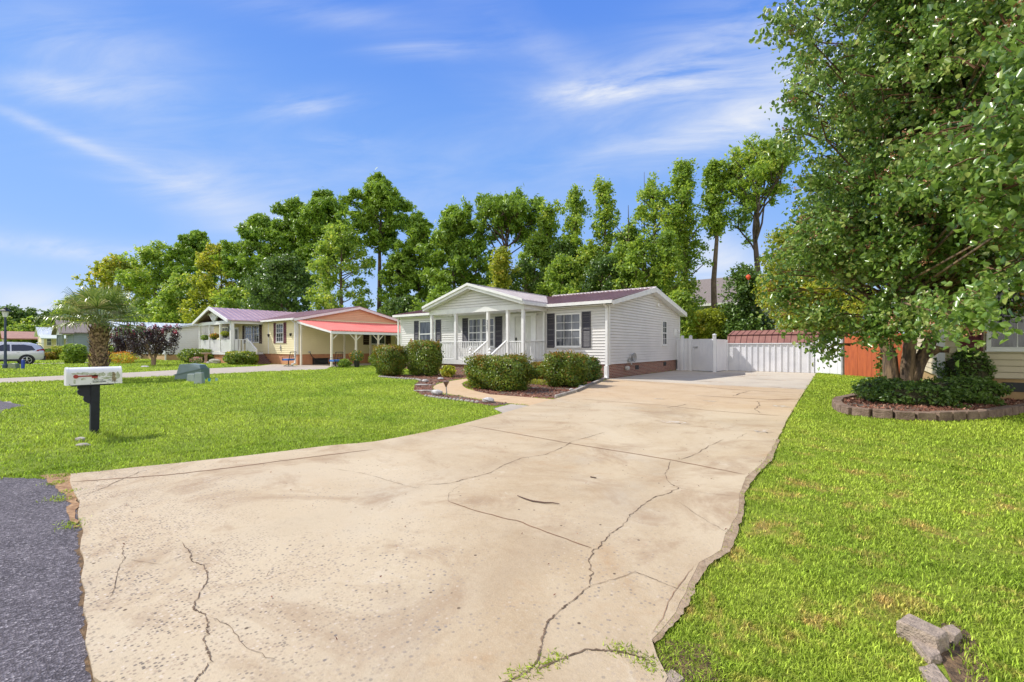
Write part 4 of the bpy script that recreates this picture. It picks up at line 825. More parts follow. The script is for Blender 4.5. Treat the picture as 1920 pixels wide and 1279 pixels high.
# ================================================================== the houses farther down the street
def far_house(label, x0, x1, y0, y1, zE, zR, mw, mr, porch=None, windows=(), fnd=m_tbr, axis='x', side_windows=()):
    h = thing('house', label, 'house', ((x0+x1)/2, (y0+y1)/2, 0)); f1, f2 = Fr((0, y0), (1, 0), (0, -1)), Fr((x1, 0), (0, 1), (1, 0))
    w = MB(); w.box(x0+.02, x1-.02, y0+.02, y1-.02, .6, zE)
    ym, xm = (y0+y1)/2, (x0+x1)/2
    if axis == 'x':
        siding(w, f1, x0, x1, .6, zE, .2); siding(w, f2, 0, 0, .6, zR-.05, .2, rng=lambda z: (y0, y1) if z <= zE else (y0+(z-zE)/(zR-zE)*(ym-y0), y1-(z-zE)/(zR-zE)*(y1-ym)))
        w.vprism([(y0, zE), (y1, zE), (ym, zR)], (x1-.02, 0), (0, 1), (1, 0), -.2, 0)
    else:
        siding(w, f2, y0, y1, .6, zE, .2); siding(w, f1, 0, 0, .6, zR-.05, .2, rng=lambda z: (x0, x1) if z <= zE else (x0+(z-zE)/(zR-zE)*(xm-x0), x1-(z-zE)/(zR-zE)*(x1-xm)))
        w.vprism([(x0, zE), (x1, zE), (xm, zR)], (0, y0+.02), (1, 0), (0, -1), -.2, 0)
    w.build('wall', mw, h)
    w = MB(); w.box(x0+.04, x1-.04, y0+.04, y1-.04, -.1, .6); w.build('foundation', fnd, h)
    r = MB(); o = .35; zo = zE-.02
    if axis == 'x':
        Q = [((x0-o, y0-o, zo), (x1+o, y0-o, zo), (x1+o, ym, zR+.06), (x0-o, ym, zR+.06)), ((x1+o, y1+o, zo), (x0-o, y1+o, zo), (x0-o, ym, zR+.06), (x1+o, ym, zR+.06))]
    else:
        Q = [((x1+o, y0-o, zo), (x1+o, y1+o, zo), (xm, y1+o, zR+.06), (xm, y0-o, zR+.06)), ((x0-o, y1+o, zo), (x0-o, y0-o, zo), (xm, y0-o, zR+.06), (xm, y1+o, zR+.06))]
    for q in Q: roofslab(r, *q, th=.12); ribs(r, *q, sp=.5, w=.06, h=.03)
    r.build('roof', mr, h)
    for (u0, u1) in windows: window(h, f1, u0, u1, 1.5, 2.7, 2, 4, white, m_pane)
    for (u0, u1) in side_windows: window(h, f2, u0, u1, 1.5, 2.6, 2, 2, white, m_pane)
    return h
h3 = far_house('white sided house with pale blue metal roof behind the two purple leaved trees', -67, -51.3, 12.3, 21.5, 3.0, 3.95, m_wsid, m_roofl, windows=((-58, -56.5), (-55, -53.5)))
w = MB(); w.vprism([(-66.6, 3.0), (-60.2, 3.0), (-63.4, 4.0)], (0, 10.3), (1, 0), (0, -1), -.1, 0); siding(w, Fr((0, 10.3), (1, 0), (0, -1)), 0, 0, 3.0, 3.98, .2, rng=lambda z: (-66.6+(z-3)*3.2, -60.2-(z-3)*3.2)); w.box(-66.6, -60.2, 10.3, 12.3, 2.8, 3.0); w.build('porch_gable', m_wsid, h3)
r = MB(); roofslab(r, (-59.8, 10.0, 2.98), (-59.8, 17, 2.98), (-63.4, 17, 4.08), (-63.4, 10.0, 4.08), .1); roofslab(r, (-67, 17, 2.98), (-67, 10, 2.98), (-63.4, 10.0, 4.08), (-63.4, 17, 4.08), .1); ribs(r, (-59.8, 10.0, 2.98), (-59.8, 17, 2.98), (-63.4, 17, 4.08), (-63.4, 10.0, 4.08), .5, .06, .03); r.build('porch_roof', m_roofl, h3)
r = MB()
for e, q in ((-59.7, -63.4), (-67.1, -63.4)): r.hexa([(e, 9.93, 2.86), (q, 9.93, 3.98), (q, 10.0, 3.98), (e, 10.0, 2.86), (e, 9.93, 3.05), (q, 9.93, 4.18), (q, 10.0, 4.18), (e, 10.0, 3.05)])
r.build('porch_fascia', white, h3)
for x in (-66.4, -64.4, -62.4, -60.4): c = MB(); c.box(x-.09, x+.09, 10.35, 10.53, 0, 2.8); c.build('porch_post', white, h3)
rl = MB(); railing(rl, (-66.3, 10.44), (-60.5, 10.44), .7, 1.6, .2, .06); rl.build('railing', white, h3); p = MB(); p.box(-66.5, -60.3, 10.4, 12.3, 0, .7); p.build('porch_floor', white, h3)
w = MB(); w.quad((-51.28, 12.25, .6), (-51.28, 12.25, 3.0), (-51.2, 12.2, 3.0), (-51.2, 12.2, .6)); w.box(-51.36, -51.26, 12.22, 12.32, .05, 3.0); w.build('downspout', white, h3)
m_gb = mat('grey_blue_siding', (.20, .25, .27), (.25, .30, .32), 1, .6)
h4 = far_house('small grey blue house with steep front gable and brown roof, half hidden by the palm', -76.3, -70.8, 8.4, 14, 3.0, 4.25, m_gb, m_shin, axis='y', windows=((-75.6, -74.9),))
for x in (-76.2, -74.5, -72.7): c = MB(); c.box(x-.12, x+.12, 7.6, 7.84, 0, 2.9); c.build('porch_post', m_gb, h4)
g4 = MB(); g4.vprism([(-76.5, 2.95), (-70.6, 2.95), (-73.55, 4.35)], (0, 7.6), (1, 0), (0, -1), -.05, .02); g4.box(-76.5, -70.6, 7.58, 8.4, 2.75, 2.95); g4.build('porch_gable', m_wsid, h4)
g4 = MB(); roofslab(g4, (-70.2, 7.2, 2.9), (-70.2, 8.4, 2.9), (-73.55, 8.4, 4.45), (-73.55, 7.2, 4.45), .15); roofslab(g4, (-76.9, 8.4, 2.9), (-76.9, 7.2, 2.9), (-73.55, 7.2, 4.45), (-73.55, 8.4, 4.45), .15); g4.build('porch_roof', m_shin, h4)
h4b = MB(); roofslab(h4b, (-70, 13, 3.1), (-60, 13, 3.1), (-60, 18, 4.6), (-70, 18, 4.6), .1); 
h5 = far_house('cream house with pale green metal roof and long open side porch, beyond the car', -97, -92.6, 7.7, 15, 2.95, 4.15, m_ysid, m_roofl, axis='y', side_windows=((8.2, 8.7), (9.2, 9.7)))
r = MB(); roofslab(r, (-89.9, 7.4, 2.55), (-89.9, 14, 2.55), (-92.4, 14, 3.1), (-92.4, 7.4, 3.1), .12); r.build('porch_roof', mat('pale_green_roof', (.42, .48, .42), (.5, .55, .48), 1, .5), h5)
for y in (7.5, 9.0, 10.5): c = MB(); c.box(-90.2, -90.0, y, y+.2, 0, 2.5); c.build('porch_post', white, h5)
h6 = thing('carport', 'distant free standing carport with a reddish brown roof on white posts', 'carport', (-112, 8, 0))
r = MB(); roofslab(r, (-108, 4.6, 2.7), (-108, 10, 2.7), (-111, 10, 3.9), (-111, 4.6, 3.9), .15); roofslab(r, (-114, 10, 2.7), (-114, 4.6, 2.7), (-111, 4.6, 3.9), (-111, 10, 3.9), .15); r.build('carport_roof', mat('brown_roof', (.28, .12, .09), (.34, .16, .12), 2, .7), h6)
for x, y in ((-108.2, 5.0), (-108.2, 9.6), (-113.8, 5.0), (-113.8, 9.6)): c = MB(); c.box(x-.12, x+.12, y-.12, y+.12, 0, 2.7); c.build('post', white, h6)
# two storey house behind the trees
bh = thing('house', 'tall two storey house with brown grey shingle roof glimpsed through the tall thin trees', 'house', (-15, 55, 0))
BF = Fr((0, 50), (1, 0), (0, -1)); x0, x1 = PY(1270, 50)[0], PY(1452, 50)[0]
w = MB(); w.box(x0, x1, 50.02, 60, 0, 6.0); siding(w, BF, x0, x1, 0, 6.0, .2); w.build('wall', mat('grey_siding', (.30, .31, .29), (.36, .37, .35), 1, .6), bh)
r = MB(); roofslab(r, (x0-.5, 49.5, 5.9), (x1+.5, 49.5, 5.9), (x1+.5, 55, 9.3), (x0-.5, 55, 9.3), .2); roofslab(r, (x1+.5, 60.5, 5.9), (x0-.5, 60.5, 5.9), (x0-.5, 55, 9.3), (x1+.5, 55, 9.3), .2); r.build('roof', m_shin, bh)
r = MB(); r.box(x0-.5, x1+.5, 49.3, 49.48, 5.65, 5.9); r.build('gutter', white, bh)
xx = PY(1352, 50)[0]; window(bh, BF, xx-.9, xx+.9, 5.1, 5.5, 2, 1, white, m_pane, sash=False); xx = PY(1330, 50)[0]; window(bh, BF, xx-.5, xx+.5, 1.5, 2.9, 1, 2, white, m_pane)

# ================================================================== the tan house on the right
th = thing('house', 'tan sided house with maroon shutter at the right edge, behind the big tree', 'house', (6, 20, 0))
TF = Fr((0, 15.6), (1, 0), (0, -1)); TS = Fr((1.5, 0), (0, 1), (-1, 0))
w = MB(); w.box(1.52, 16, 15.62, 26, .58, 3.25); siding(w, TF, 1.5, 16, .58, 3.25, .15); siding(w, TS, 15.6, 26, .58, 3.25, .15); w.build('wall', m_tsid, th)
w = MB(); w.box(1.54, 16, 15.64, 26, -.1, .58); w.build('foundation', mat('tan_stucco', (.42, .28, .13), (.34, .22, .10), 3, .8), th)
w = MB(); w.box(1.46, 1.60, 15.56, 15.70, .05, 3.2); w.build('corner_board', whitev, th)
w = MB(); roofslab(w, (1.1, 15.2, 3.28), (16, 15.2, 3.28), (16, 20.8, 4.5), (1.1, 20.8, 4.5)); roofslab(w, (16, 26.4, 3.28), (1.1, 26.4, 3.28), (1.1, 20.8, 4.5), (16, 20.8, 4.5)); w.build('roof', m_shin, th)
w = MB(); w.vprism([(15.6, 3.25), (26, 3.25), (20.8, 4.4)], (1.52, 0), (0, 1), (-1, 0), -.1, 0); w.build('gable', m_tsid, th)
window(th, TF, 2.32, 3.75, 1.26, 2.78, 3, 4, white, m_pane, fw=.08); shutter(th, TF, 1.84, 2.27, 1.24, 2.80, m_shr); shutter(th, TF, 3.8, 4.2, 1.24, 2.80, m_shr)
v = MB(); TF.box(v, 2.6, 3.2, .28, .50, -.05, -.025); v.build('foundation_vent', m_black, th)
# ================================================================== fences and shed behind the driveway
def pb(px, Y): return PY(px, Y)
ff = thing('fence_panel', 'white vinyl fence section of tall boards between the grey house and the gate', 'fence', (-7.9, 25.3, 0))
p = MB(); 
for i in range(5): p.box(-8.28+i*.15, -8.28+i*.15+.143, 25.30, 25.34, .02, 1.80)
p.build('board', whitev, ff)
for x in (-7.95, -7.50): p = MB(); p.box(x-.07, x+.07, 25.22, 25.36, 0, 1.92); p.lathe((x, 25.29, 1.92), [(.1, 0), (.06, .04), (0, .05)], 8); p.build('fence_post', whitev, ff)
gtx = thing('gate', 'white vinyl swing gate with rusty latch, closed beside the grey house', 'gate', (-6.8, 25, 0))
A, B = (-7.42, 25.25), (-6.15, 24.62)
def boards(mb, A, B, n, z0, z1, t=.02, gap=.006, vary=0.0):
    A, B = Vector((*A, 0)), Vector((*B, 0)); d = (B-A)/n; nn = Vector((-d.y, d.x, 0)).normalized()*t
    for i in range(n):
        p = A+d*i+d.normalized()*gap; q = A+d*(i+1); zz = z1+random.uniform(-vary, vary)
        o = nn*random.uniform(-.25, .25) if vary else Vector((0, 0, 0)); p = p+o; q = q+o
        mb.hexa([(*(p-nn).xy, z0), (*(q-nn).xy, z0), (*(q+nn).xy, z0), (*(p+nn).xy, z0), (*(p-nn).xy, zz), (*(q-nn).xy, zz), (*(q+nn).xy, zz), (*(p+nn).xy, zz)])
p = MB(); boards(p, A, B, 8, .06, 1.76); p.build('board', whitev, gtx)
p = MB(); p.obox((-6.10, 24.60), .4, .075, .075, 0, 1.95); p.lathe((-6.10, 24.60, 1.95), [(.11, 0), (.11, .03), (.0, .08)], 8); p.build('gate_post', whitev, gtx)
p = MB(); p.box(-7.3, -7.05, 25.02, 25.1, 1.30, 1.35); p.build('latch', m_grey, gtx)
gs = thing('gate', 'short white vinyl return panel standing open towards the shed', 'gate', (-6, 25.6, 0))
p = MB(); boards(p, (-6.02, 24.65), (-5.98, 26.5), 8, .06, 1.74); p.build('board', whitev, gs); p = MB(); p.box(-6.05, -5.91, 26.5, 26.64, 0, 1.72); p.build('gate_post', whitev, gs)
bf = thing('board_fence', 'long white painted board wall at the driveway end, below the red shed roof', 'fence', (-4, 26.8, 0))
p = MB(); p.box(-5.98, -1.95, 26.80, 26.84, .03, 1.50); p.build('panel', m_fwh, bf)
p = MB()
for i, x in enumerate([-5.95, -5.35, -5.05, -4.78, -4.5, -4.22, -3.95, -3.68, -3.40, -3.12, -2.85, -2.58, -2.2, -1.97]): p.box(x-.02, x+.02, 26.765, 26.80, .03, 1.50)
p.build('batten', m_fwh, bf); p = MB(); p.box(-6.0, -1.93, 26.74, 26.84, 1.49, 1.54); p.build('top_rail', m_fwh, bf)
sh = thing('shed', 'garden shed with faded red shingled barn roof behind the white boards', 'shed', (-3.8, 28.6, 0))
x0, x1 = -6.05, -1.75
p = MB(); p.box(x0+.1, x1-.1, 27.15, 29.9, 0, 1.6); p.build('wall', mat('shed_side', (.5, .5, .5), (.4, .4, .42), 3, .7), sh)
p = MB(); prof = [(26.98, 1.50), (27.22, 1.98), (28.5, 2.28), (29.8, 1.98), (30.05, 1.50)]
for (ya, za_), (yb_, zb_) in zip(prof, prof[1:]): p.hexa([(x0, ya, za_-.06), (x1, ya, za_-.06), (x1, yb_, zb_-.06), (x0, yb_, zb_-.06), (x0, ya, za_), (x1, ya, za_), (x1, yb_, zb_), (x0, yb_, zb_)])
p.build('roof', m_shed, sh)
p = MB()
for i in range(15):
    x = x0+.1+i*.295
    for (ya, za_), (yb_, zb_) in zip(prof[:2], prof[1:3]): p.bar((x, ya, za_+.01), (x+.02, yb_, zb_+.01), .02, .02)
p.bar((x0, 27.2, 2.0), (x1, 27.2, 2.0), .05, .03); p.build('seam', mat('dark_seam', (.10, .03, .03), None, rough=.8), sh)
bf2 = thing('board_fence', 'white vertical board fence panel right of the driveway end', 'fence', (-1.4, 26.2, 0))
p = MB(); boards(p, (-1.90, 26.80), (-.82, 25.85), 7, .05, 1.76, vary=.01); p.build('board', m_fwh, bf2); p = MB(); p.obox((-.78, 25.80), .7, .05, .05, 0, 1.8); p.build('fence_post', m_grey, bf2)
rfn = thing('board_fence', 'rust red stained board fence beside the white panel, behind the big tree', 'fence', (0, 25, 0))
p = MB(); boards(p, (-.70, 25.75), (.75, 24.05), 9, .03, 1.9, vary=.02); p.build('board', m_fred, rfn); p = MB(); boards(p, (.85, 24.0), (1.6, 23.9), 4, .03, 1.9, vary=.02); p.build('board', m_fred, rfn)
p = MB(); p.obox((.80, 24.0), 0, .05, .05, 0, 1.95); p.build('fence_post', whitev, rfn)
# ================================================================== hedges, shrubs
def superball(n, px=.55, shell=.86):
    d = R.normal(size=(n, 3)); d /= np.abs(d).max(1)[:, None]**(1-px)*np.linalg.norm(d, axis=1)[:, None]**px
    return d*(R.uniform(shell**3, 1, n)**(1/3))[:, None]
def bush(name, label, cat, c, dim, n, m, size=.07, boxy=.35, group=None, tips=None, lump=.16, bottom=.9, core=True, m2=None, f2=.0, shell=.80):
    b = thing(name, label, cat, (c[0], c[1], 0), group)
    P = superball(n, boxy, shell); ang = np.arctan2(P[:, 1], P[:, 0])
    k = 1+lump*(np.sin(ang*3+c[0]*3)+np.sin(ang*5+P[:, 2]*4+c[1])+np.sin(P[:, 2]*6+ang*2))/2+R.normal(0, .035, n)+(R.uniform(0, 1, n) < .03)*R.uniform(0, .16, n)
    dark = P[:, 2] < 0; taper = np.where(dark, 1-(1-bottom)*np.abs(P[:, 2]), 1)
    Q = np.stack([c[0]+P[:, 0]*dim[0]/2*k*taper, c[1]+P[:, 1]*dim[1]/2*k*taper, np.maximum(.03, dim[2]/2*(1+P[:, 2]*(1+.5*(k-1))))], 1)
    if len(c) > 2: Q[:, 2] += c[2]
    sel = R.uniform(0, 1, n) < f2 if m2 is not None else np.zeros(n, bool)
    if m2 is not None: sel |= (P[:, 2] > .75) & (R.uniform(0, 1, n) < min(1, f2*3))
    
    if sel.sum() <= 150: sel[:] = False
    leaves('foliage', Q[~sel], size, m, b, 1.5, nrm=P[~sel], sv=.4, six=size > .09)
    if sel.sum() > 150: leaves('new_growth', Q[sel], size*.9, m2, b, 1.5, nrm=P[sel], sv=.4)
    if core and size < .1 and dim[0] > 1.2 and dim[2] > .9:
        A_ = []; sh_ = MB()
        for _ in range(int(75*dim[0]*dim[2])):
            a_ = random.uniform(0, 6.28); p0 = Vector((c[0]+math.cos(a_)*dim[0]*.36, c[1]+math.sin(a_)*dim[1]*.36, dim[2]*random.uniform(.55, .92)+(c[2] if len(c) > 2 else 0))); p1 = p0+Vector((math.cos(a_)*random.uniform(.05, .22), math.sin(a_)*random.uniform(.05, .22), random.uniform(.10, .24)))
            sh_.tube([p0, p1], [.006, .002], 3, False); s_ = R.uniform(.3, 1, 9)[:, None]; A_.append(np.array(p0)*(1-s_)+np.array(p1)*s_+R.normal(size=(9, 3))*.02)
        sh_.build('twig', m_twig, b); leaves('shoot', np.concatenate(A_), size, m2 or m, b, 1.8, sv=.3)
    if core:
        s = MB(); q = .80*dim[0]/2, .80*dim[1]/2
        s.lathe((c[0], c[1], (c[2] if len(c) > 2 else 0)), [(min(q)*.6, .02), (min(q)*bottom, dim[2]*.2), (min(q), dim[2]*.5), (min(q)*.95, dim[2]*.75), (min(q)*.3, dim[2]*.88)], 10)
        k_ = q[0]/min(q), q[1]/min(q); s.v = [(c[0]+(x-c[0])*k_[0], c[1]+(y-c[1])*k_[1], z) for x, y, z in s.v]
        s.build('inner_core', m_twig, b)  # solid dark core inside the leaves, put in to stop see-through
    return b
m_twig = mat('twig_and_core', (.030, .035, .012), (.06, .05, .02), 14, .95, bump=1)
def at(px, py): return G(px, py)
# depth-wise centre is behind the foot line seen in the picture
def bc(px, py, back): b = F*CAMH/(py-HZ)+back; return w2((px-960)/F*b, b)
bush('hedge', 'large boxy clipped hedge in mulch in front of the white porch steps', 'hedge', bc(936, 733, .55), (2.2, 1.35, 1.05), 20000, l_box, .062, .25, m2=l_boxo, f2=.12)
bush('hedge', 'boxy clipped hedge beside the driveway edging, under the front window', 'hedge', bc(1060, 727, .5), (1.25, 1.5, 1.12), 16000, l_box, .062, .3, m2=l_boxo, f2=.10)
bush('hedge', 'smaller rounded shrub right of the clipped hedge near the downspout', 'shrub', bc(1103, 717, .35), (.75, .9, .95), 4500, l_dark, .07, .5, m2=l_boxo, f2=.12)
bush('hedge', 'tall full shrub at the left corner of the white porch', 'shrub', bc(796, 706, .6), (1.75, 1.3, 1.62), 16000, l_box, .068, .4, m2=l_boxo, f2=.05, lump=.13)
bush('hedge', 'round topped shrub at the far left end of the white house, bronze on top', 'shrub', bc(729, 706, .6), (1.6, 1.3, 1.40), 15000, l_box, .068, .4, m2=l_boxo, f2=.16, bottom=.75)
bush('shrub', 'small golden bronze shrub between the two clipped hedges', 'shrub', bc(1009, 712, .3), (.85, .7, .72), 3500, l_boxo, .06, .6)
bush('shrub', 'small bright green leafy plant at the foot of the porch brickwork', 'plant', bc(840, 708, .2), (.7, .5, .5), 500, l_lite, .14, .8, core=False, shell=.3)
bush('shrub', 'low weedy plant at the left end of the big clipped hedge', 'plant', bc(893, 728, .15), (.7, .45, .26), 500, l_boxo, .06, .8, core=False, shell=.3)
bush('shrub', 'low green plants under the small golden shrub', 'plant', bc(1008, 722, .1), (1.1, .4, .2), 500, l_lite, .05, .8, core=False, shell=.3)
bush('shrub', 'small dark plant by the downspout at the corner of the grey house', 'plant', bc(1122, 714, .1), (.35, .35, .5), 500, l_dark, .05, .8, core=False, shell=.3)
# shrubs under the big tree
for (label, px, back, dim, n, mm) in [('dark spreading shrub at the left foot of the big tree', 1662, 1.4, (1.2, 1.1, .62), 5000, l_dark), ('glossy dark green shrub in front of the big tree trunk', 1712, .9, (1.6, 1.0, .55), 7000, l_dark),
                              ('dark green nandina like shrub right of the trunk, low in the bed', 1800, 1.3, (1.5, 1.1, .66), 7000, l_dark), ('taller dark shrub against the tan house wall', 1812, 2.2, (1.0, .7, 1.30), 6000, l_dark)]:
    x, y = bc(px, 778, back); bush('shrub', label, 'shrub', (x, y), dim, n, mm, .065, .8, lump=.30, shell=.45)
x, y = bc(1655, 760, 1.2); bush('shrub', 'thin upright sprig against the rust red fence', 'plant', (x, y), (.35, .35, 1.35), 350, l_dark, .07, .9, core=False, shell=.1)
x, y = bc(1905, 762, .6); bush('shrub', 'small twiggy plant in front of the foundation vent', 'plant', (x, y), (.5, .4, .75), 160, l_dark, .05, .9, core=False, shell=.2)
# shrubs down the street
def farb(label, px, py, Y, w, h, m, size=.14, n=2500, cat='shrub', name='shrub', m2=None, f2=0, boxy=.5):
    x, y = PY(px, Y); bush(name, label, cat, (x, y), (w, w*.8, h), n, m, size, boxy, m2=m2, f2=f2)
farb('wide layered green shrub at the left end of the cream house porch', 352, 0, 14.4, 2.6, 1.9, l_box, n=3500)
farb('low rounded shrub in front of the layered shrub by the cream porch', 368, 0, 12.3, 2.6, 1.15, l_box, n=3000)
farb('dark green low shrub at the foot of the small purple leaved tree', 268, 0, 13.2, 1.8, 1.3, l_dark)
farb('yellow flowered bushy plant below the white porch rail of the cream house', 449, 0, 13.0, 2.2, 1.0, l_box, n=3500, m2=l_lite, f2=.18)
farb('small pale leafed plant beside the porch steps of the cream house', 474, 0, 13.9, .8, .8, l_lite, n=900, size=.1)
farb('round bright green shrub left of the palm, second from the car', 118, 0, 6.9, 1.9, 1.4, l_lite, .16, 3000)
farb('darker green shrub just left of the palm trunk', 141, 0, 5.8, 1.7, 1.5, l_dec, .16, 2500)
farb('rounded green shrub just right of the palm trunk', 193, 0, 9.0, 2.0, 1.6, l_lite, .16, 2500)
farb('rounded green shrub between the palm and the left purple leaved tree', 212, 0, 9.6, 1.6, 1.4, l_dec, .16, 2200)
farb('dark low hedge behind the car, in front of the far cream house', 105, 0, 7.4, 2.6, 1.1, l_dark, .2, 2200)
farb('small yellowish shrub near the back bumper of the car', 93, 0, 5.9, 1.3, .8, l_boxo, .14, 1400)
farb('small potted greenery at the carport edge near the blue chair', 645, 0, 15.3, .9, .55, l_dec, .1, 900, boxy=.8)
# flowers
x, y = PY(228, 8.1); fb_ = bush('flower_bed', 'bed of orange and yellow flowers in front of the purple leaved trees', 'flowers', (x, y), (3.6, 2.0, .95), 2600, l_lite, .10, .7, m2=l_org, f2=.42, lump=.2, core=False, shell=.2)
x, y = PY(372, 11.9); bush('flower_bed', 'low clump of pink flowers beside the bird bath', 'flowers', (x+.3, y-.2), (1.5, .7, .55), 700, l_dark, .08, .7, m2=l_pink, f2=.35, core=False, shell=.2)
# crape myrtles
def myrtle(label, px, Y, w, h, n, seed):
    x, y = PY(px, Y); t = thing('small_tree', label, 'tree', (x, y, 0)); random.seed(seed); L = []; Rd = []
    tb = MB()
    for k in range(7):
        a = k*2*math.pi/7+random.uniform(-.3, .3); top = (x+math.cos(a)*w*.36, y+math.sin(a)*w*.3, h*random.uniform(.7, .95))
        mid = (x+math.cos(a)*w*.12, y+math.sin(a)*w*.12, h*.42); tb.tube([(x+math.cos(a)*.07, y+math.sin(a)*.07, 0), (x+math.cos(a)*.10, y+math.sin(a)*.1, h*.2), mid, top], [.055, .05, .035, .012], 6)
    tb.build('trunk', mat('pale_bark', (.35, .24, .17), (.22, .15, .10), 8, .8), t)
    for k in range(70):
        a = random.uniform(0, 2*math.pi); z = h*random.uniform(.32, .97); rr = w*.5*math.sqrt(random.random())*(.55+.45*math.sin(min(1, (z/h-.25)/.5)*1.57)); c = (x+math.cos(a)*rr, y+math.sin(a)*rr, z)
        L.append(np.array(c)+ball(n//70, .1)*np.array([.28, .28, .3]))
        if z > h*.72: Rd.append(np.array(c)+np.array([0, 0, .18])+ball(26, .1)*np.array([.10, .10, .20]))
    leaves('foliage', np.concatenate(L), .11, l_myr, t, 1.6); leaves('blossom', np.concatenate(Rd), .075, l_red, t, 1.2)
myrtle('purple leaved small tree with crimson blossoms, left of the pair behind the mailbox', 243, 9.2, 2.9, 2.85, 6300, 3)
myrtle('purple leaved small tree with bare lower stems, right of the pair behind the mailbox', 288, 8.6, 2.8, 2.75, 6300, 5)
# ================================================================== palm
px_, py_ = -24.0, 3.6
pm = thing('palm_tree', 'short stout palm with fan leaves and a boot covered trunk behind the mailbox', 'palm tree', (px_, py_, 0))
t = MB(); t.lathe((px_, py_, 0), [(.27, 0), (.25, .3), (.24, .9), (.27, 1.6), (.30, 2.0), (.22, 2.3)], 14)
for i in range(13):
    for k in range(9):
        a = 2*math.pi*(k+.5*(i % 2))/9+random.uniform(-.06, .06); z = .10+i*.165; r0 = .235+.012*(i > 8)*(i-8); l = random.uniform(.16, .27); out = random.uniform(.08, .17)
        ca, sa = math.cos(a), math.sin(a); s_ = .07
        q0 = [(px_+ca*r0-sa*s_*m_, py_+sa*r0+ca*s_*m_, z) for m_ in (-1, 1)]; q1 = [(px_+ca*(r0+out)-sa*s_*.45*m_, py_+sa*(r0+out)+ca*s_*.45*m_, z+l) for m_ in (1, -1)]
        t.quad(*q0, *q1); t.quad(q0[0], (px_+ca*(r0+.06), py_+sa*(r0+.06), z+.02), q1[1]); t.quad(q0[1], q1[0], (px_+ca*(r0+.06), py_+sa*(r0+.06), z+.02)); t.quad(q1[1], q1[0], (px_+ca*r0, py_+sa*r0, z+l-.03))
t.build('trunk', mat('palm_boots', (.46, .32, .20), (.10, .062, .038), 11, .9, bump=.5, mix=(.42, .56)), pm)
V, Fx, st_ = [], [], MB()
def fan(base, az, el, L, fr, nl=30):
    d = Vector((math.cos(az)*math.cos(el), math.sin(az)*math.cos(el), math.sin(el))); tip = Vector(base)+d*L-Vector((0, 0, .10*L*math.cos(el)))
    mid = Vector(base)+d*L*.5+Vector((0, 0, .02)); st_.tube([base, mid, tip], [.022, .015, .012], 5)
    fd = (tip-mid).normalized(); side = fd.cross(Vector((0, 0, 1))).normalized(); up = side.cross(fd).normalized()
    for k in range(nl):
        q = (k/(nl-1)-.5)*math.radians(250); dirv = fd*math.cos(q)+side*math.sin(q); ll = fr*(1-.22*abs(q)/2.2)*random.uniform(.88, 1.05)
        dirv = (dirv+up*(.25-.15*abs(math.sin(q)))).normalized(); w = .026
        sd = dirv.cross(up).normalized()*w; p0 = tip; p1 = tip+dirv*ll*.5; p2 = tip+dirv*ll*.82-Vector((0, 0, ll*.10)); p3 = tip+dirv*ll*.98-Vector((0, 0, ll*random.uniform(.22, .42)))
        b = len(V); V.extend([p0-sd*.3, p0+sd*.3, p1+sd, p1-sd, p2+sd*.6, p2-sd*.6, p3+sd*.08, p3-sd*.08]); Fx.extend([(b, b+1, b+2, b+3), (b+3, b+2, b+4, b+5), (b+5, b+4, b+6, b+7)])
random.seed(21)
for k in range(30):
    az = k*2.399; tt = k/29; el = math.radians(78-80*tt**.9); fan((px_+math.cos(az)*.12, py_+math.sin(az)*.12, 2.25+.15*(1-tt)), az, el, random.uniform(.75, 1.0), random.uniform(.85, 1.05), 26)
npmesh('frond', [tuple(v) for v in V], Fx, l_palm, pm, np.repeat(R.uniform(0, 1, 30*26), 3)); st_.build('leaf_stalk', mat('petiole', (.14, .18, .04), None, rough=.5), pm)
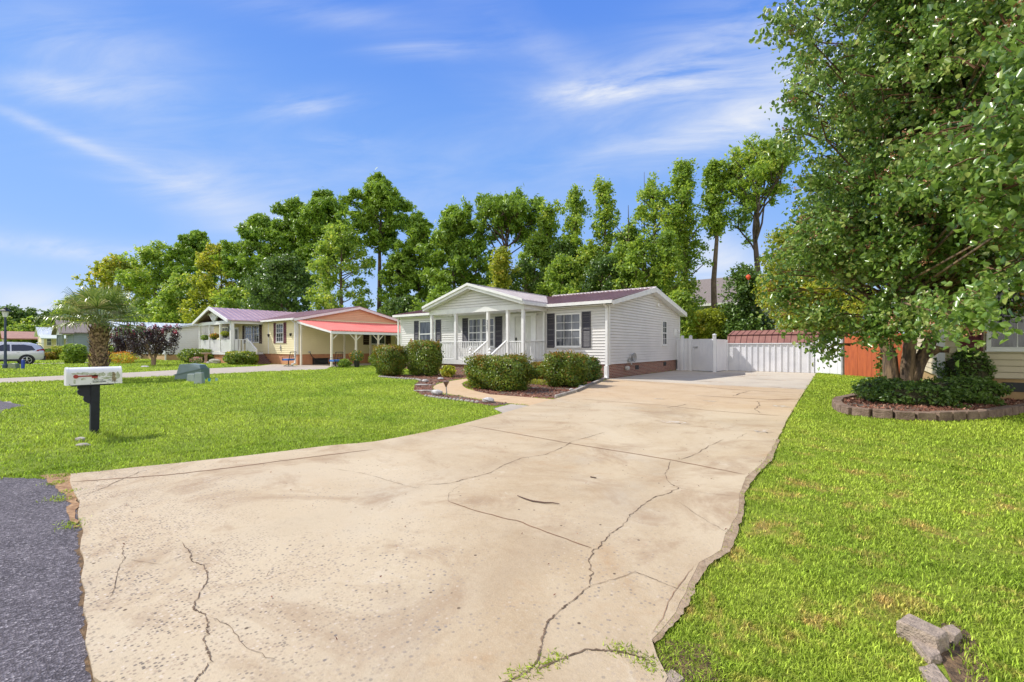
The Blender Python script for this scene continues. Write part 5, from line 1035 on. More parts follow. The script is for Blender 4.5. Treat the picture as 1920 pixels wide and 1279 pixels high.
# ================================================================== trees
def limb(tb, a, b, r0, r1, bend=.12, n=5):
    a, b = Vector(a), Vector(b); l = (b-a).length; c1 = a.lerp(b, .35)+Vector((random.gauss(0, bend), random.gauss(0, bend), -bend*.6))*l*.4; c2 = a.lerp(b, .7)+Vector((random.gauss(0, bend), random.gauss(0, bend), random.gauss(0, bend)))*l*.35
    tb.tube([a, c1, c2, b], [r0, r0*.75+r1*.25, r0*.4+r1*.6, r1], n, False)
def tree(kind, label, px, Y, top, wpx, bot, m, name='tree', group=None, dens=1.0, lean=0, ls=None, trunkpx=None, cat='tree'):
    x, y = PY(px, Y); b = ST*0+(-ST*x+CT*y); H = CAMH+(HZ-top)/F*b; W_ = wpx/F*b; zb = max(.3, CAMH+(HZ-bot)/F*b)
    t = thing(name, label, cat, (x, y, 0), group); tb = MB(); C = []; rr = .020*H*.55+.06
    m_b = m_pbark if kind in ('pine', 'umbrella') else m_bark
    if trunkpx: x, y = PY(trunkpx, Y)
    wob = [(x+random.gauss(0, .012)*H*q, y, H*q) for q in (0, .2, .4, .6, .8, .97)]; cx, cy = PY(px, Y)
    wob = [(p[0]+(cx-x)*(i/5)**1.5, p[1], p[2]) for i, p in enumerate(wob)]
    tb.tube(wob, [rr*1.25, rr, rr*.85, rr*.6, rr*.35, rr*.08], 7)
    ax = lambda z: Vector(wob[min(4, int(z/H*5))]).lerp(Vector(wob[min(5, int(z/H*5)+1)]), z/H*5-int(z/H*5))
    ls = ls or .0042*b+.03
    h = H-zb
    if kind == 'pine':
        nb = int(46*dens)
        for k in range(nb):
            q = (k+.5)/nb; z = zb+h*(q**.8)*.93; a = k*2.4+random.uniform(-.5, .5); env = math.sin(math.pi*min(1, .22+q*.80))**.8; l = W_*.5*env*random.uniform(.55, 1.08); a0 = ax(min(z, H*.97))
            e = a0+Vector((math.cos(a)*l, math.sin(a)*l, h*random.uniform(.02, .12))); limb(tb, a0, e, rr*.28*(1.1-q), .02)
            for j in range(random.randint(6, 9)):
                s = random.uniform(.45, 1.05); c = a0.lerp(e, s)+Vector((random.gauss(0, .12*l), random.gauss(0, .12*l), random.uniform(0, .05*h)))
                C.append((c, W_*random.uniform(.035, .08), .6))
        C.append((ax(H*.96), W_*.13, .8))
    elif kind == 'umbrella':
        nb = int(17*dens); zt0 = zb+h*.05
        for k in range(nb):
            a = k*2.4; q = random.uniform(.45, 1); l = W_*.5*random.uniform(.35, 1); a0 = ax(zt0+h*.5*random.random()); e = Vector((cx+math.cos(a)*l, cy+math.sin(a)*l*.8, H-h*.75*(l/W_*2)**2*random.uniform(.4, 1)-h*.05)); limb(tb, a0, e, rr*.34, .03, .2)
            for j in range(4):
                f = a0.lerp(e, random.uniform(.6, .9)); g_ = e+Vector((random.gauss(0, W_*.09), random.gauss(0, W_*.09), random.uniform(-.02, .10)*h)); limb(tb, f, g_, rr*.16, .02, .2, 4); C.append((g_, W_*random.uniform(.04, .085), .7)); C.append((f+Vector((random.gauss(0, W_*.07), random.gauss(0, W_*.07), random.gauss(0, .05)*h)), W_*random.uniform(.03, .06), .8))
    elif kind == 'column':
        nb = int(60*dens)
        for k in range(nb):
            q = (k+random.random())/nb; z = zb+h*q*.97; env = (.35+.65*math.sin(math.pi*min(1, .15+q*.62)))*(1-.8*q**2.2)*random.choice((.6, 1, 1.25)); l = W_*.5*env*random.uniform(.2, 1.15); a = random.uniform(0, 6.28); a0 = ax(min(z, H*.97)); e = a0+Vector((math.cos(a)*l, math.sin(a)*l, l*.55))
            if k % 2: limb(tb, a0, e, rr*.2, .02, .15, 4)
            C.append((e, W_*random.uniform(.06, .14), 1.0)); C.append((a0+Vector((random.gauss(0, .09*W_), random.gauss(0, .09*W_), random.gauss(0, .03)*h)), W_*random.uniform(.06, .13), 1.4))
    else:                                   # broad deciduous crown made of uneven lobes
        nb = int(165*dens); lob = [(random.uniform(0, 6.28), random.uniform(.1, .95), random.uniform(.75, 1.2)) for _ in range(9)]
        for k in range(nb):
            q = random.random()**.85; a = random.uniform(0, 6.28); env = math.sin(math.pi*min(1, .2+q*.73))**.7
            for la, lq, lw in lob:
                if abs((a-la+3.14) % 6.28-3.14) < .7 and abs(q-lq) < .2: env *= lw
            l = W_*.5*env*math.sqrt(random.uniform(.1, 1.15)); z = zb+h*q*.95; e = Vector((cx+math.cos(a)*l, cy+math.sin(a)*l, z)); a0 = ax(max(.1*H, min(z-l*.6, H*.9)))
            if k % 3 == 0: limb(tb, a0, e, rr*.28, .02, .15, 4)
            C.append((e, W_*random.uniform(.045, .11), .85))
        C.append((Vector((cx, cy, H-W_*.06)), W_*.10, .8))
    tb.build('trunk', m_b, t)
    pts = []; nr = []
    for c, r, fl in C:
        # every clump is made of small sprays with gaps between them
        r *= 1.25; ns = int(np.clip(6*(r/ls/3)**1.2, 3, 14)); sub = ball(ns, .25); tip = R.normal(size=(ns, 3))*.5; tip[:, 2] += .35
        for q_, tp in zip(sub, tip):
            n = int(R.integers(14, 30)); s_ = R.uniform(0, 1, n)[:, None]; sp = (.17 if kind != 'pine' else .13)*r+.10
            d = q_+tp*(s_-.3)*.55; pts.append(np.array(c)+d*np.array([r, r, r*fl])+R.normal(size=(n, 3))*sp*(.5+.8*(1-s_))); nr.append(np.tile(q_+np.array([0, 0, .5]), (n, 1)))
    P_ = np.concatenate(pts); Nn = np.concatenate(nr); k = P_[:, 2] > .1
    leaves('crown', P_[k], ls*(1.85 if kind in ('pine', 'umbrella') else 1.15), m, t, 2.8 if kind in ('pine', 'umbrella') else 1.4, nrm=Nn[k], sv=.4)
    return t
random.seed(99)
GR = 'trees lining the back of the lots'
T = [
 ('decid', 'yellow green broad tree at the far left, directly above the palm', 222, 27, 484, 110, 628, l_lite),
 ('decid', 'olive green broad tree second from the left, between palm and cream house', 292, 28, 458, 120, 628, l_dec),
 ('pine', 'flat topped pine poking above the paler trees left of the cream house', 368, 33, 438, 105, 560, l_pine),
 ('decid', 'bright yellow green tree behind the porch gable of the cream house', 415, 28, 457, 95, 615, l_lite),
 ('decid', 'dark dense tree filling the gap left of the porch gable', 350, 26, 520, 100, 630, l_dec),
 ('pine', 'bushy dark pine behind the purple metal roof', 488, 32, 406, 130, 600, l_pine),
 ('pine', 'tall pine with trunk visible just left of the peach gable', 552, 34, 376, 115, 560, l_pine),
 ('pine', 'broad crowned pine left of the tallest pine', 612, 35, 360, 115, 500, l_pine),
 ('decid', 'vine draped bright green tree between two pine trunks above the coral roof', 640, 29, 418, 112, 600, l_dec),
 ('pine', 'tallest pine with open crown and long bare trunk above the peach gable', 712, 34, 330, 118, 480, l_pine),
 ('decid', 'dark green tree behind the purple roof, low and dense', 528, 27, 480, 120, 605, l_dark),
 ('pine', 'loose pine right of the tallest pine, over the gap between the houses', 786, 35, 408, 90, 600, l_pine),
 ('pine', 'wide bushy pine above the left roof slope of the white porch', 852, 34, 392, 130, 620, l_pine),
 ('umbrella', 'pine with wide umbrella crown on spreading dark limbs above the porch peak', 948, 36, 366, 150, 500, l_pine),
 ('column', 'bright vine covered stump of a tree just above the porch roof peak', 938, 30, 466, 60, 580, l_lite),
 ('column', 'slim airy tree right of the umbrella crowned pine', 1030, 36, 378, 70, 580, l_dec),
 ('column', 'narrow leafy tree, left of the two matching spires', 1078, 36, 344, 62, 590, l_dec),
 ('column', 'narrow leafy tree, right of the two matching spires', 1132, 36, 332, 70, 590, l_dec),
 ('column', 'ragged slim tree under the bare pole right of the spires', 1180, 37, 420, 66, 590, l_dec),
 ('decid', 'vine covered tree mass left of the tall trunks by the two storey house', 1228, 36, 332, 105, 600, l_dec),
 ('column', 'tall loose tree with pale top standing above the rear roof corner', 1284, 37, 292, 88, 590, l_dec),
 ('umbrella', 'tall open tree with forked pale limbs left of the big foreground tree', 1420, 38, 264, 150, 490, l_dec),
 ('column', 'thin straight trunk with foliage only near its top, in front of the shingle roof', 1338, 37, 294, 56, 440, l_dec),
 ('column', 'dark ivy wrapped tree in front of the right end of the shingle roof', 1398, 33, 500, 74, 640, l_dark),
 ('decid', 'feathery yellow green tree behind the shed, left edge of the big tree', 1500, 31, 424, 140, 590, l_lite),
 ('decid', 'low yellow green branches over the shed roof', 1545, 30, 520, 150, 625, l_lite),
 ('decid', 'airy low tree between the umbrella crowned pine and the slim airy tree', 1004, 35, 440, 70, 600, l_dec),
 ('decid', 'airy tree left of the umbrella crowned pine, darker', 893, 35, 440, 90, 610, l_pine),
 ('decid', 'loose tree between the two spires, only half their height', 1106, 35, 455, 60, 600, l_dec),
 ('decid', 'loose tree right of the second spire, half its height', 1160, 34, 465, 60, 600, l_dec),
 ('decid', 'half height tree between slim airy tree and left spire', 1056, 35, 450, 60, 600, l_dark),
 ('decid', 'medium green tree behind the left eave of the white house', 748, 33, 470, 80, 620, l_pine),
 ('column', 'slim tree filling behind the right roof ridge of the white house', 1250, 33, 430, 60, 600, l_dec),
]
for (k, lb, px, Y, top, w, bot, m) in T: tree(k, lb, px, Y, top, w, bot, m, group=GR, dens=.8 if k == 'decid' else 1)
U = [('low bushy growth behind the left end of the white house', 762, 31, 560, 100, l_dark), ('dark understory tree behind the left slope of the white porch roof', 830, 31, 540, 110, l_pine), ('understory thicket behind the porch peak', 905, 32, 545, 90, l_dec),
     ('understory growth right of the porch peak', 985, 33, 490, 90, l_dark), ('understory growth behind the middle of the maroon roof', 1055, 33, 480, 90, l_dec), ('understory thicket behind the right part of the maroon roof', 1130, 33, 480, 95, l_dark),
     ('understory thicket beside the roof peak of the white house', 1205, 33, 440, 95, l_dec), ('dense green growth right of the rear roof corner', 1274, 31, 545, 44, l_dec), ('bright bushes between the white gate and the two storey house', 1330, 33, 585, 90, l_lite),
     ('dense shrubs behind the left end of the shed', 1395, 33, 590, 90, l_dark), ('green bush behind the coral roof line', 735, 30, 565, 60, l_dark), ('green thicket behind the purple porch roof', 450, 27, 545, 110, l_dec), ('green thicket behind the pale blue roof', 310, 25, 570, 100, l_dec), ('shrubs under the thin straight trunk', 1360, 36, 600, 60, l_dec)]
for (lb, px, Y, top, w, m) in U: tree('decid', lb, px, Y, top, w, 650, m, name='understory_tree', group='thicket behind the houses', dens=.75)
# far trees at the end of the street
for (lb, px, b_, top, w, m) in [('dark distant tree mass behind the lamp post', 30, 150, 580, 95, l_dark), ('lighter distant tree left of the lamp post', -12, 130, 590, 60, l_dec), ('distant green tree above the far carport roof', 68, 140, 598, 70, l_dec), ('distant dark tree above the far cream house', 105, 135, 585, 70, l_dark), ('distant tree between far cream house and palm', 150, 130, 560, 80, l_dec), ('distant olive tree behind the grey blue house', 190, 120, 545, 70, l_dec), ('distant low tree beside the far carport', 45, 120, 612, 60, l_dec)]:
    a = (px-960)/F*b_; x, y = w2(a, b_); tree('decid', lb, px, y, top, w, 655, m, group='trees at the end of the street', dens=.8)
dp = thing('dead_trunk', 'bare dead pole of a tree rising above the ragged slim tree', 'dead tree', (*PY(1178, 36), 0)); t = MB(); x, y = PY(1178, 36); t.tube([(x, y, 0), (x+.1, y, 7), (x, y, 13.5)], [.16, .10, .02], 6); t.bar((x+.05, y, 10.2), (x-1.2, y, 12.0), .06); t.build('trunk', m_bark, dp)
dp = thing('dead_trunk', 'very thin bare pole against the sky, between spires and vine covered mass', 'dead tree', (*PY(1208, 37), 0)); t = MB(); x, y = PY(1208, 37); t.tube([(x, y, 0), (x, y, 9), (x, y, 16.4)], [.12, .06, .015], 6); t.build('trunk', m_bark, dp)
b_ = thing('balloon', 'small orange red balloon like shape caught in the tree by the shingle roof', 'balloon', (*PY(1403, 30), 0)); x, y = PY(1403, 30); zz = CAMH+(HZ-519)/F*(-ST*x+CT*y); 
t = MB(); t.lathe((x, y, zz-.2), [(.02, 0), (.08, .08), (.13, .17), (.12, .26), (.06, .32), (0, .33)], 10); t.build('bag', mat('orange_red', (.75, .10, .04), None, rough=.4), b_); t = MB(); t.tube([(x, y, zz-.2), (x+.05, y, zz-.6)], .008, 4); t.build('string', m_grey, b_)
# ------------------------------------------------------------------ the big tree in front on the right
bx, by = .8, 14.5
bt = thing('big_tree', 'large broad leaved tree with forked trunk towering over the right side', 'tree', (bx, by, 0)); tb = MB(); random.seed(5)
def br(p, q, r0, r1, k=.1, n=7): limb(tb, p, q, r0, r1, k, n)
tb.tube([(bx-.28, by-.05, 0), (bx-.27, by, .5), (bx-.30, by+.05, 1.1), (bx-.45, by+.05, 1.7), (bx-.75, by, 2.8)], [.24, .17, .155, .13, .10], 10)
tb.tube([(bx+.12, by, 0), (bx+.10, by, .4), (bx+.22, by, .9), (bx+.45, by+.05, 1.5), (bx+.55, by+.05, 2.3), (bx+.5, by, 4)], [.24, .165, .14, .125, .11, .09], 10)
tb.tube([(bx+.05, by, .15), (bx+.02, by-.05, .8), (bx+.10, by-.1, 1.7), (bx+.05, by-.1, 3.2), (bx+.0, by, 5.5), (bx, by, 9)], [.18, .14, .12, .11, .09, .04], 9)
tb.tube([(bx+.30, by, 1.05), (bx+.55, by-.1, 1.30), (bx+.75, by-.15, 1.27)], [.08, .10, .07], 8)
lob = []                                       # crown lobes: centre, radii (world metres)
def LB(a, b, z, rl, rd, rv): x, y = w2(a, b); lob.append((Vector((x, y, z)), rl, rd, rv))
LB(10.1, 11.0, 5.6, 2.75, 2.6, 3.4); LB(9.6, 10.2, 8.6, 2.9, 2.8, 3.0); LB(8.7, 8.3, 6.4, 2.2, 2.2, 2.6); LB(7.8, 6.4, 5.0, 1.8, 1.9, 2.1); LB(6.9, 5.2, 3.9, 1.35, 1.5, 1.5); LB(7.9, 8.0, 9.2, 2.3, 2.2, 2.2)
LB(8.9, 11.4, 3.9, 2.0, 1.8, .9); LB(11.3, 10.0, 3.4, 2.0, 1.8, 1.2); LB(8.1, 9.6, 4.3, 1.9, 1.8, 1.3); LB(11.5, 9.0, 7.0, 2.2, 2.0, 2.6); LB(8.4, 8.0, 4.1, 1.7, 1.5, 1.2); LB(7.7, 10.3, 3.75, 1.25, 1.2, .85); LB(7.9, 8.9, 3.3, 1.0, 1.0, .6)
CL = []
for i_, (c, rl, rd, rv) in enumerate(lob):
    nn = int(36*rl*rv)
    for _ in range(nn):
        d = Vector((random.gauss(0, 1), random.gauss(0, 1), random.gauss(0, 1))).normalized()*random.uniform(.55, 1.0)
        la = d.x*rl; lb_ = d.y*rd; p = Vector((c.x+CT*la-ST*lb_, c.y+ST*la+CT*lb_, c.z+d.z*rv))
        if p.z > 2.2 or (p.z > 1.6 and i_ == 4): CL.append((p, c))
# hanging tips seen against sky and fence on the left
for (px, py, dist) in [(1448, 28, 8.5), (1470, 60, 8.8), (1490, 10, 8.5), (1485, 155, 9), (1480, 180, 9), (1500, 215, 9.2), (1484, 235, 9), (1510, 100, 9.2), (1500, 330, 9.6), (1465, 470, 10.2), (1450, 520, 10.5), (1440, 545, 10.6), (1460, 590, 10.5), (1500, 610, 10.3), (1530, 640, 10.2), (1550, 652, 10.1), (1480, 560, 10.4),
                       (1520, 575, 10.2), (1560, 600, 10), (1600, 600, 9.8), (1640, 600, 9.5), (1800, 600, 6.5), (1840, 590, 6), (1740, 560, 8), (1800, 560, 7), (1860, 540, 6), (1900, 500, 5.4), (1690, 570, 8.6), (1630, 560, 9.4), (1640, 605, 9.6), (1618, 618, 9.8), (1680, 612, 9), (1715, 600, 8.6), (1700, 585, 8.8), (1668, 590, 9.2), (1735, 615, 8.3), (1655, 628, 9.3)]:
    for _ in range(2):
        a = (px+random.gauss(0, 6)-960)/F*dist; x, y = w2(a, dist+random.gauss(0, .2)); CL.append((Vector((x, y, CAMH+(HZ-py+random.gauss(0, 5))/F*dist)), None))
L1 = []; tw = MB(); fr = []
for i, (p, c) in enumerate(CL):
    if c is None: hd = (Vector((bx, by, p.z+.3))-p); base = p+hd.normalized()*random.uniform(.7, 1.2)
    else: base = p.lerp(c, random.uniform(.25, .45))
    tw.tube([base, base.lerp(p, .5)+Vector((0, 0, .08)), p], [.018, .011, .004], 4, False)
    nL = 0
    for _q in range(4):                         # four short hanging sprays per branch end
        o_ = p+Vector((random.gauss(0, .17), random.gauss(0, .17), random.gauss(0, .15))); sp = base.lerp(o_, random.uniform(.35, .6)); nL = random.randint(16, 25); s = R.uniform(0, 1.1, nL)[:, None]
        if _q < 2: tw.tube([sp, sp.lerp(o_, .5)+Vector((0, 0, .05)), o_+Vector((0, 0, -.03))], [.008, .005, .002], 3, False)
        L1.append(np.array(sp)*(1-s)+np.array(o_)*s+R.normal(size=(nL, 3))*np.array([.085, .085, .075])+np.array([0, 0, -.05])-np.array([0, 0, .10])*s**2)
    if i % 2 == 0: fr.append(np.array(p)+R.normal(size=3)*.12+np.array([0, 0, -.05])+R.normal(size=(22, 3))*.045)
    if i % 7 == 0 and (base-Vector((bx, by, base.z))).length < 6.5:
        hz_ = (base-Vector((bx, by, base.z))).length; br(Vector((bx+random.uniform(-.15, .15), by, min(max(2.4, base.z-.35*hz_-.8), 8.5))), base, .034, .010, .16, 5)
tb.build('trunk', mat('flaky_bark', (.23, .155, .085), (.07, .048, .032), 9, .9, bump=1, bscale=22, stretch=(1.3, 1.3, .22), mix=(.42, .58)), bt)
tw.build('twig', mat('red_brown_twig', (.16, .075, .04), None, rough=.7), bt)
P_ = np.concatenate(L1); leaves('crown', P_, .100, l_pear, bt, 1.5, flat_=.9, sv=.42, fold=.34, six=True)
P_ = np.concatenate(fr); leaves('fruit', P_, .032, mat('brown_fruit', (.36, .17, .08), None, rough=.5), bt, 1.1)
print('big leaves', sum(len(x) for x in L1))
# ================================================================== stone border round the tree bed
ring = [G(*p) for p in [(1640, 748), (1602, 751), (1575, 757), (1568, 765), (1578, 773), (1600, 779.5), (1640, 784), (1690, 787.5), (1750, 789.5), (1820, 787), (1880, 780), (1935, 771), (2000, 764)]]
def resample(P, step):
    out = [P[0]]; d = 0; i = 0; cur = P[0]
    while i < len(P)-1:
        nx = P[i+1]; l = math.hypot(nx[0]-cur[0], nx[1]-cur[1])
        if d+l >= step: t = (step-d)/l; cur = (cur[0]+(nx[0]-cur[0])*t, cur[1]+(nx[1]-cur[1])*t); out.append(cur); d = 0
        else: d += l; cur = nx; i += 1
    return out
m_blk = mat('brown_retaining_block', (.13, .085, .06), (.25, .175, .13), 6, .95, bump=1, bscale=30)
rp = resample(ring, .31); GB = 'blocks edging the bed of the big tree'
for i, (p, q) in enumerate(zip(rp, rp[1:])):
    m = ((p[0]+q[0])/2, (p[1]+q[1])/2); ang = math.atan2(q[1]-p[1], q[0]-p[0]); L_ = math.hypot(q[0]-p[0], q[1]-p[1])/2-.008
    b = MB(); b.obox(m, ang, L_, .09, 0, .165+random.uniform(-.01, .01), .97, .92); o = b.build('retaining_block', m_blk, None, bevel=.015)
    tag(o, 'rough brown concrete block in the curved edging round the big tree bed', 'block', GB)
# scalloped edging along the driveway
m_sc = mat('weathered_edging', (.40, .37, .33), (.25, .22, .19), 8, .9, bump=.7)
eg2 = resample([G(1043, 747), (G(1075, 738)), G(1116, 720), G(1137, 711)], .11); 
E = thing('garden_edging', 'scalloped concrete edging strip between mulch bed and driveway', 'edging', (*eg2[0], 0))
s = MB()
for p in eg2[:14]: s.lathe((p[0], p[1], -.02), [(.045, 0), (.05, .08), (.035, .11), (0, .12)], 7)
s.build('scallop', m_sc, E); s = MB(); a, b_ = eg2[14], eg2[-1]
s.bar((*a, .05), (*eg2[len(eg2)//2+4], .05), .10, .09); s.build('log', m_sc, E)
s = MB(); s.bar((*eg2[len(eg2)//2+5], .05), (*b_, .05), .10, .09); s.build('log', m_sc, E)
eg3 = resample([G(*p) for p in [(712, 708), (740, 710.5), (782, 713.5), (790, 716)]], .16); E = thing('garden_edging', 'row of small pale edging stones along the lawn at the far left shrub', 'edging', (*eg3[0], 0)); s = MB()
for p in eg3: s.lathe((p[0], p[1], 0), [(.06, 0), (.07, .05), (.03, .09), (0, .09)], 6)
s.build('scallop', m_sc, E)
eg4 = resample([G(*p) for p in [(800, 744), (830, 748.5), (870, 753), (900, 756)]], .13); E = thing('garden_edging', 'half buried edging stones between the lawn and the mulch strip', 'edging', (*eg4[0], 0)); s = MB()
for p in eg4: s.lathe((p[0]+random.gauss(0, .02), p[1], -.02), [(.05, 0), (.055, .05), (.02, .08), (0, .08)], 6)
s.build('scallop', m_sc, E)
def rock(label, x, y, sx, sy, sz, m=m_stone, ang=0, name='rock', seed=1):
    rnd = random.Random(seed); s = MB(); n, k = 10, 6; ca, sa = math.cos(ang), math.sin(ang)
    for j in range(k+1):
        ph = math.pi*j/k
        for i in range(n):
            th_ = 2*math.pi*i/n; q = rnd.uniform(.78, 1.1); u, v = math.sin(ph)*math.cos(th_)*q*sx, math.sin(ph)*math.sin(th_)*q*sy
            s.v.append((x+u*ca-v*sa, y+u*sa+v*ca, sz*.45+math.cos(ph)*sz*.55*rnd.uniform(.85, 1.05)))
    for j in range(k):
        for i in range(n): s.f.append((j*n+i, (j+1)*n+i, (j+1)*n+(i+1) % n, j*n+(i+1) % n))
    return tag(s.build(name, m, None), label, 'stone')
for i, (lb, px, py, sx, sy, sz, m) in enumerate([('white grey rock beside the solar path light', 819, 741, .17, .12, .16, m_stone), ('white grey rock at the lawn edge near the driveway end of the walkway', 915, 755, .17, .12, .13, m_stone), ('small pale stone in the bed below the tall porch shrub', 797, 717, .14, .1, .12, m_stone), ('small pale stone at the foot of the porch bricks', 826, 712, .14, .08, .10, m_stone),
                                                ('flat grey stepping slab in the mulch, farther of two', 792, 723, .32, .12, .06, m_sc), ('flat grey stepping slab in the mulch, nearer of two', 796, 734, .34, .10, .05, m_sc), ('grey stone half hidden under the hedge by the walkway', 889, 720, .16, .1, .12, m_stone), ('small stone by the edging below the smaller shrub', 1090, 728, .10, .08, .10, m_stone), ('small round stone at the foot of the boxy hedge beside the driveway', 1072, 733, .08, .07, .08, m_stone),
                                                ('mossy flat stone, upper of two at the mailbox post', 151, 827, .09, .05, .06, m_sc), ('mossy flat stone, lower of two at the mailbox post', 156, 837, .10, .05, .045, m_sc), ('pale rock on the lawn under the right purple leaved tree', 272, 690, .3, .2, .15, m_stone)]):
    x, y = G(px, py); rock(lb, x, y, sx, sy, sz, m, .6, 'rock', i+3)
# loose mulch chips
C = []
for poly in (bedp, bed2p, tbedp):
    xs = [p[0] for p in poly]; ys = [p[1] for p in poly]; n = 5200; x = R.uniform(min(xs), max(xs), n); y = R.uniform(min(ys), max(ys), n); k = inpoly(x, y, poly); z = .115 if poly is tbedp else .022
    for w_ in (walkp,): k &= ~inpoly(x, y, w_)
    C.append(np.stack([x[k], y[k], np.full(k.sum(), z)], 1))
o = leaves('mulch', np.concatenate(C), .075, l_mulch, None, 3.0, flat_=0, sv=.5, fold=.1); o.data.update(); tag(o, 'reddish brown mulch chips in the planting beds', 'mulch', kind='stuff')
# fallen bits on the driveway
C = []; 
for _ in range(240):
    b = random.uniform(2, 14); a = random.uniform(-.95, .55)*b; x, y = w2(a, b); C.append((x, y, .03))
C = np.array(C); k = inpoly(C[:, 0], C[:, 1], driveway); o = leaves('litter', C[k], .018, l_mulch, None, 2.5, fold=.1); tag(o, 'tiny leaf and bark crumbs scattered on the driveway', 'litter', kind='stuff')
tw_ = MB(); P = [G(*p, .03) for p in [(970, 929.5), (984, 935), (998, 939.5), (1022, 943), (1036, 943), (1049, 945)]]; tw_.tube([(x, y, .032) for x, y in P], [.003, .005, .006, .006, .005, .003], 5)
tag(tw_.build('twig', mat('dark_twig', (.10, .055, .035), None, rough=.8), None), 'thin curved brown twig lying in the middle of the driveway', 'twig')
tw_ = MB(); P = [G(*p, .03) for p in [(1107, 894), (1118, 896)]]; tw_.tube([(x, y, .03) for x, y in P], [.006, .005], 5); tag(tw_.build('twig', mat('dark_twig2', (.08, .05, .035), None, rough=.8), None), 'short straight twig on the driveway beyond the curved one', 'twig')
# ================================================================== solar light
x, y = G(838, 742); sl_ = thing('path_light', 'small brown solar path light leaning beside the curved walkway', 'path light', (x, y, 0)); t = MB(); t.tube([(x, y, 0), (x-.03, y, .25)], .014, 6); t.build('stake', m_grey, sl_)
t = MB(); t.lathe((x-.035, y, .24), [(.02, 0), (.045, .06), (.085, .13), (.085, .15), (.03, .18), (0, .18)], 8); t.build('lamp_head', mat('bronze_plastic', (.16, .10, .07), None, rough=.4), sl_)
# ================================================================== mailbox
d1 = Vector((ST, CT, 0)); d1 = Vector((0.03, 1, 0)).normalized()
mx0, my0 = MBX; b0 = -ST*mx0+CT*my0
mbx = thing('mailbox', 'white painted mailbox with red flag and faded winter scene on a dark post', 'mailbox', (mx0, my0, 0))
t = MB(); zt1 = CAMH-(722-HZ)/F*b0; t.hexa([(mx0-.065, my0-.05, 0), (mx0+.045, my0-.05, 0), (mx0+.045, my0+.05, 0), (mx0-.065, my0+.05, 0), (mx0-.01, my0-.05, zt1), (mx0+.10, my0-.05, zt1), (mx0+.10, my0+.05, zt1), (mx0-.01, my0+.05, zt1)]); t.build('post', m_navy, mbx, bevel=.006)
# scrolled bracket on the street side of the post, in the plane along Y
br_ = [(.05, 0), (-.17, 0), (-.175, -.035), (-.155, -.05), (-.175, -.08), (-.165, -.12), (-.14, -.145), (-.12, -.15), (-.10, -.165), (-.11, -.20), (-.095, -.235), (-.07, -.255), (-.04, -.27), (-.02, -.31), (.05, -.31)]
t = MB(); t.vprism([(my0-.02+u, zt1+z) for u, z in br_], (mx0+.045, 0), (0, 1), (1, 0), -.025, .025); t.build('bracket', m_navy, mbx)
t = MB(); t.box(mx0-.04, mx0+.13, my0-.26, my0+.20, zt1, zt1+.02); t.build('mounting_board', m_navy, mbx)
Y0, Y1 = my0-.32, my0+.29; zc = zt1+.02; hw_ = .10; hh = .155; xm = mx0+.045
prof = [(-hw_, 0), (hw_, 0)]+[(hw_*math.cos(a), hh+hw_*math.sin(a)) for a in [math.pi*i/14 for i in range(15)]]
t = MB(); t.vprism([(xm+u, zc+z) for u, z in prof], (0, Y0+.02), (1, 0), (0, 1), 0, Y1-Y0-.02); m_mb = mat('mailbox_white', (.80, .80, .78), (.74, .74, .72), 6, .35, spec=.5); body = t.build('body', m_mb, mbx)
t = MB(); P2 = [(u*1.05, z*1.03-.003) for u, z in prof]; t.vprism([(xm+u, zc+z) for u, z in P2], (0, Y0), (1, 0), (0, 1), 0, .028); t.build('door', m_mb, mbx); t = MB(); t.vprism([(xm+u, zc+z) for u, z in P2], (0, Y1-.01), (1, 0), (0, 1), 0, .015); t.build('rear_cap', m_mb, mbx)
xs_ = xm+hw_+.003; t = MB(); t.tube([(xs_, Y0+.10, zc+.125), (xs_+.012, Y0+.10, zc+.125)], .028, 12); t.box(xs_, xs_+.006, Y0+.10, Y0+.34, zc+.118, zc+.136); t.box(xs_, xs_+.006, Y0+.27, Y0+.335, zc+.095, zc+.137); fl = t.build('flag', mat('red_flag', (.42, .03, .02), (.30, .05, .04), 20, .5), mbx)
# faded painted scene on the side: snowy bushes, trees, a fence line
def dec(name, m, blobs):
    s = MB()
    for (u, z, ru, rz, n, sd) in blobs:
        rnd = random.Random(sd)
        P = [(u+math.cos(2*math.pi*i/n)*ru*rnd.uniform(.55, 1.15), z+math.sin(2*math.pi*i/n)*rz*rnd.uniform(.55, 1.15)) for i in range(n)]
        for i in range(n): s.quad((xs_-.0015+.0002*sd/10, Y0+u*.88, zc+z), (xs_-.0015+.0002*sd/10, Y0+P[i][0]*.88, zc+P[i][1]), (xs_-.0015+.0002*sd/10, Y0+P[(i+1) % n][0]*.88, zc+P[(i+1) % n][1]))
    return s.build(name, m, body)
dec('painted_greenery', mat('decal_green', (.30, .34, .18), (.60, .62, .52), 30, .5), [(.12, .165, .07, .02, 14, 1), (.22, .165, .07, .025, 14, 2), (.33, .15, .06, .03, 14, 3), (.43, .145, .07, .035, 16, 4), (.54, .14, .06, .04, 16, 5), (.64, .12, .03, .06, 14, 6), (.20, .085, .04, .018, 12, 7), (.10, .05, .018, .04, 10, 8), (.50, .09, .08, .02, 14, 9)])
dec('painted_tree', mat('decal_brown', (.16, .11, .07), (.34, .30, .16), 40, .5), [(.585, .11, .030, .075, 12, 11), (.60, .07, .03, .045, 10, 12), (.345, .115, .022, .05, 10, 13), (.36, .07, .035, .03, 12, 14)])
dec('painted_snow_bush', mat('decal_grey', (.20, .21, .18), (.70, .71, .68), 70, .5, mix=(.42, .58)), [(.36, .055, .055, .032, 16, 21), (.43, .05, .06, .026, 16, 22), (.53, .055, .03, .02, 12, 23)])
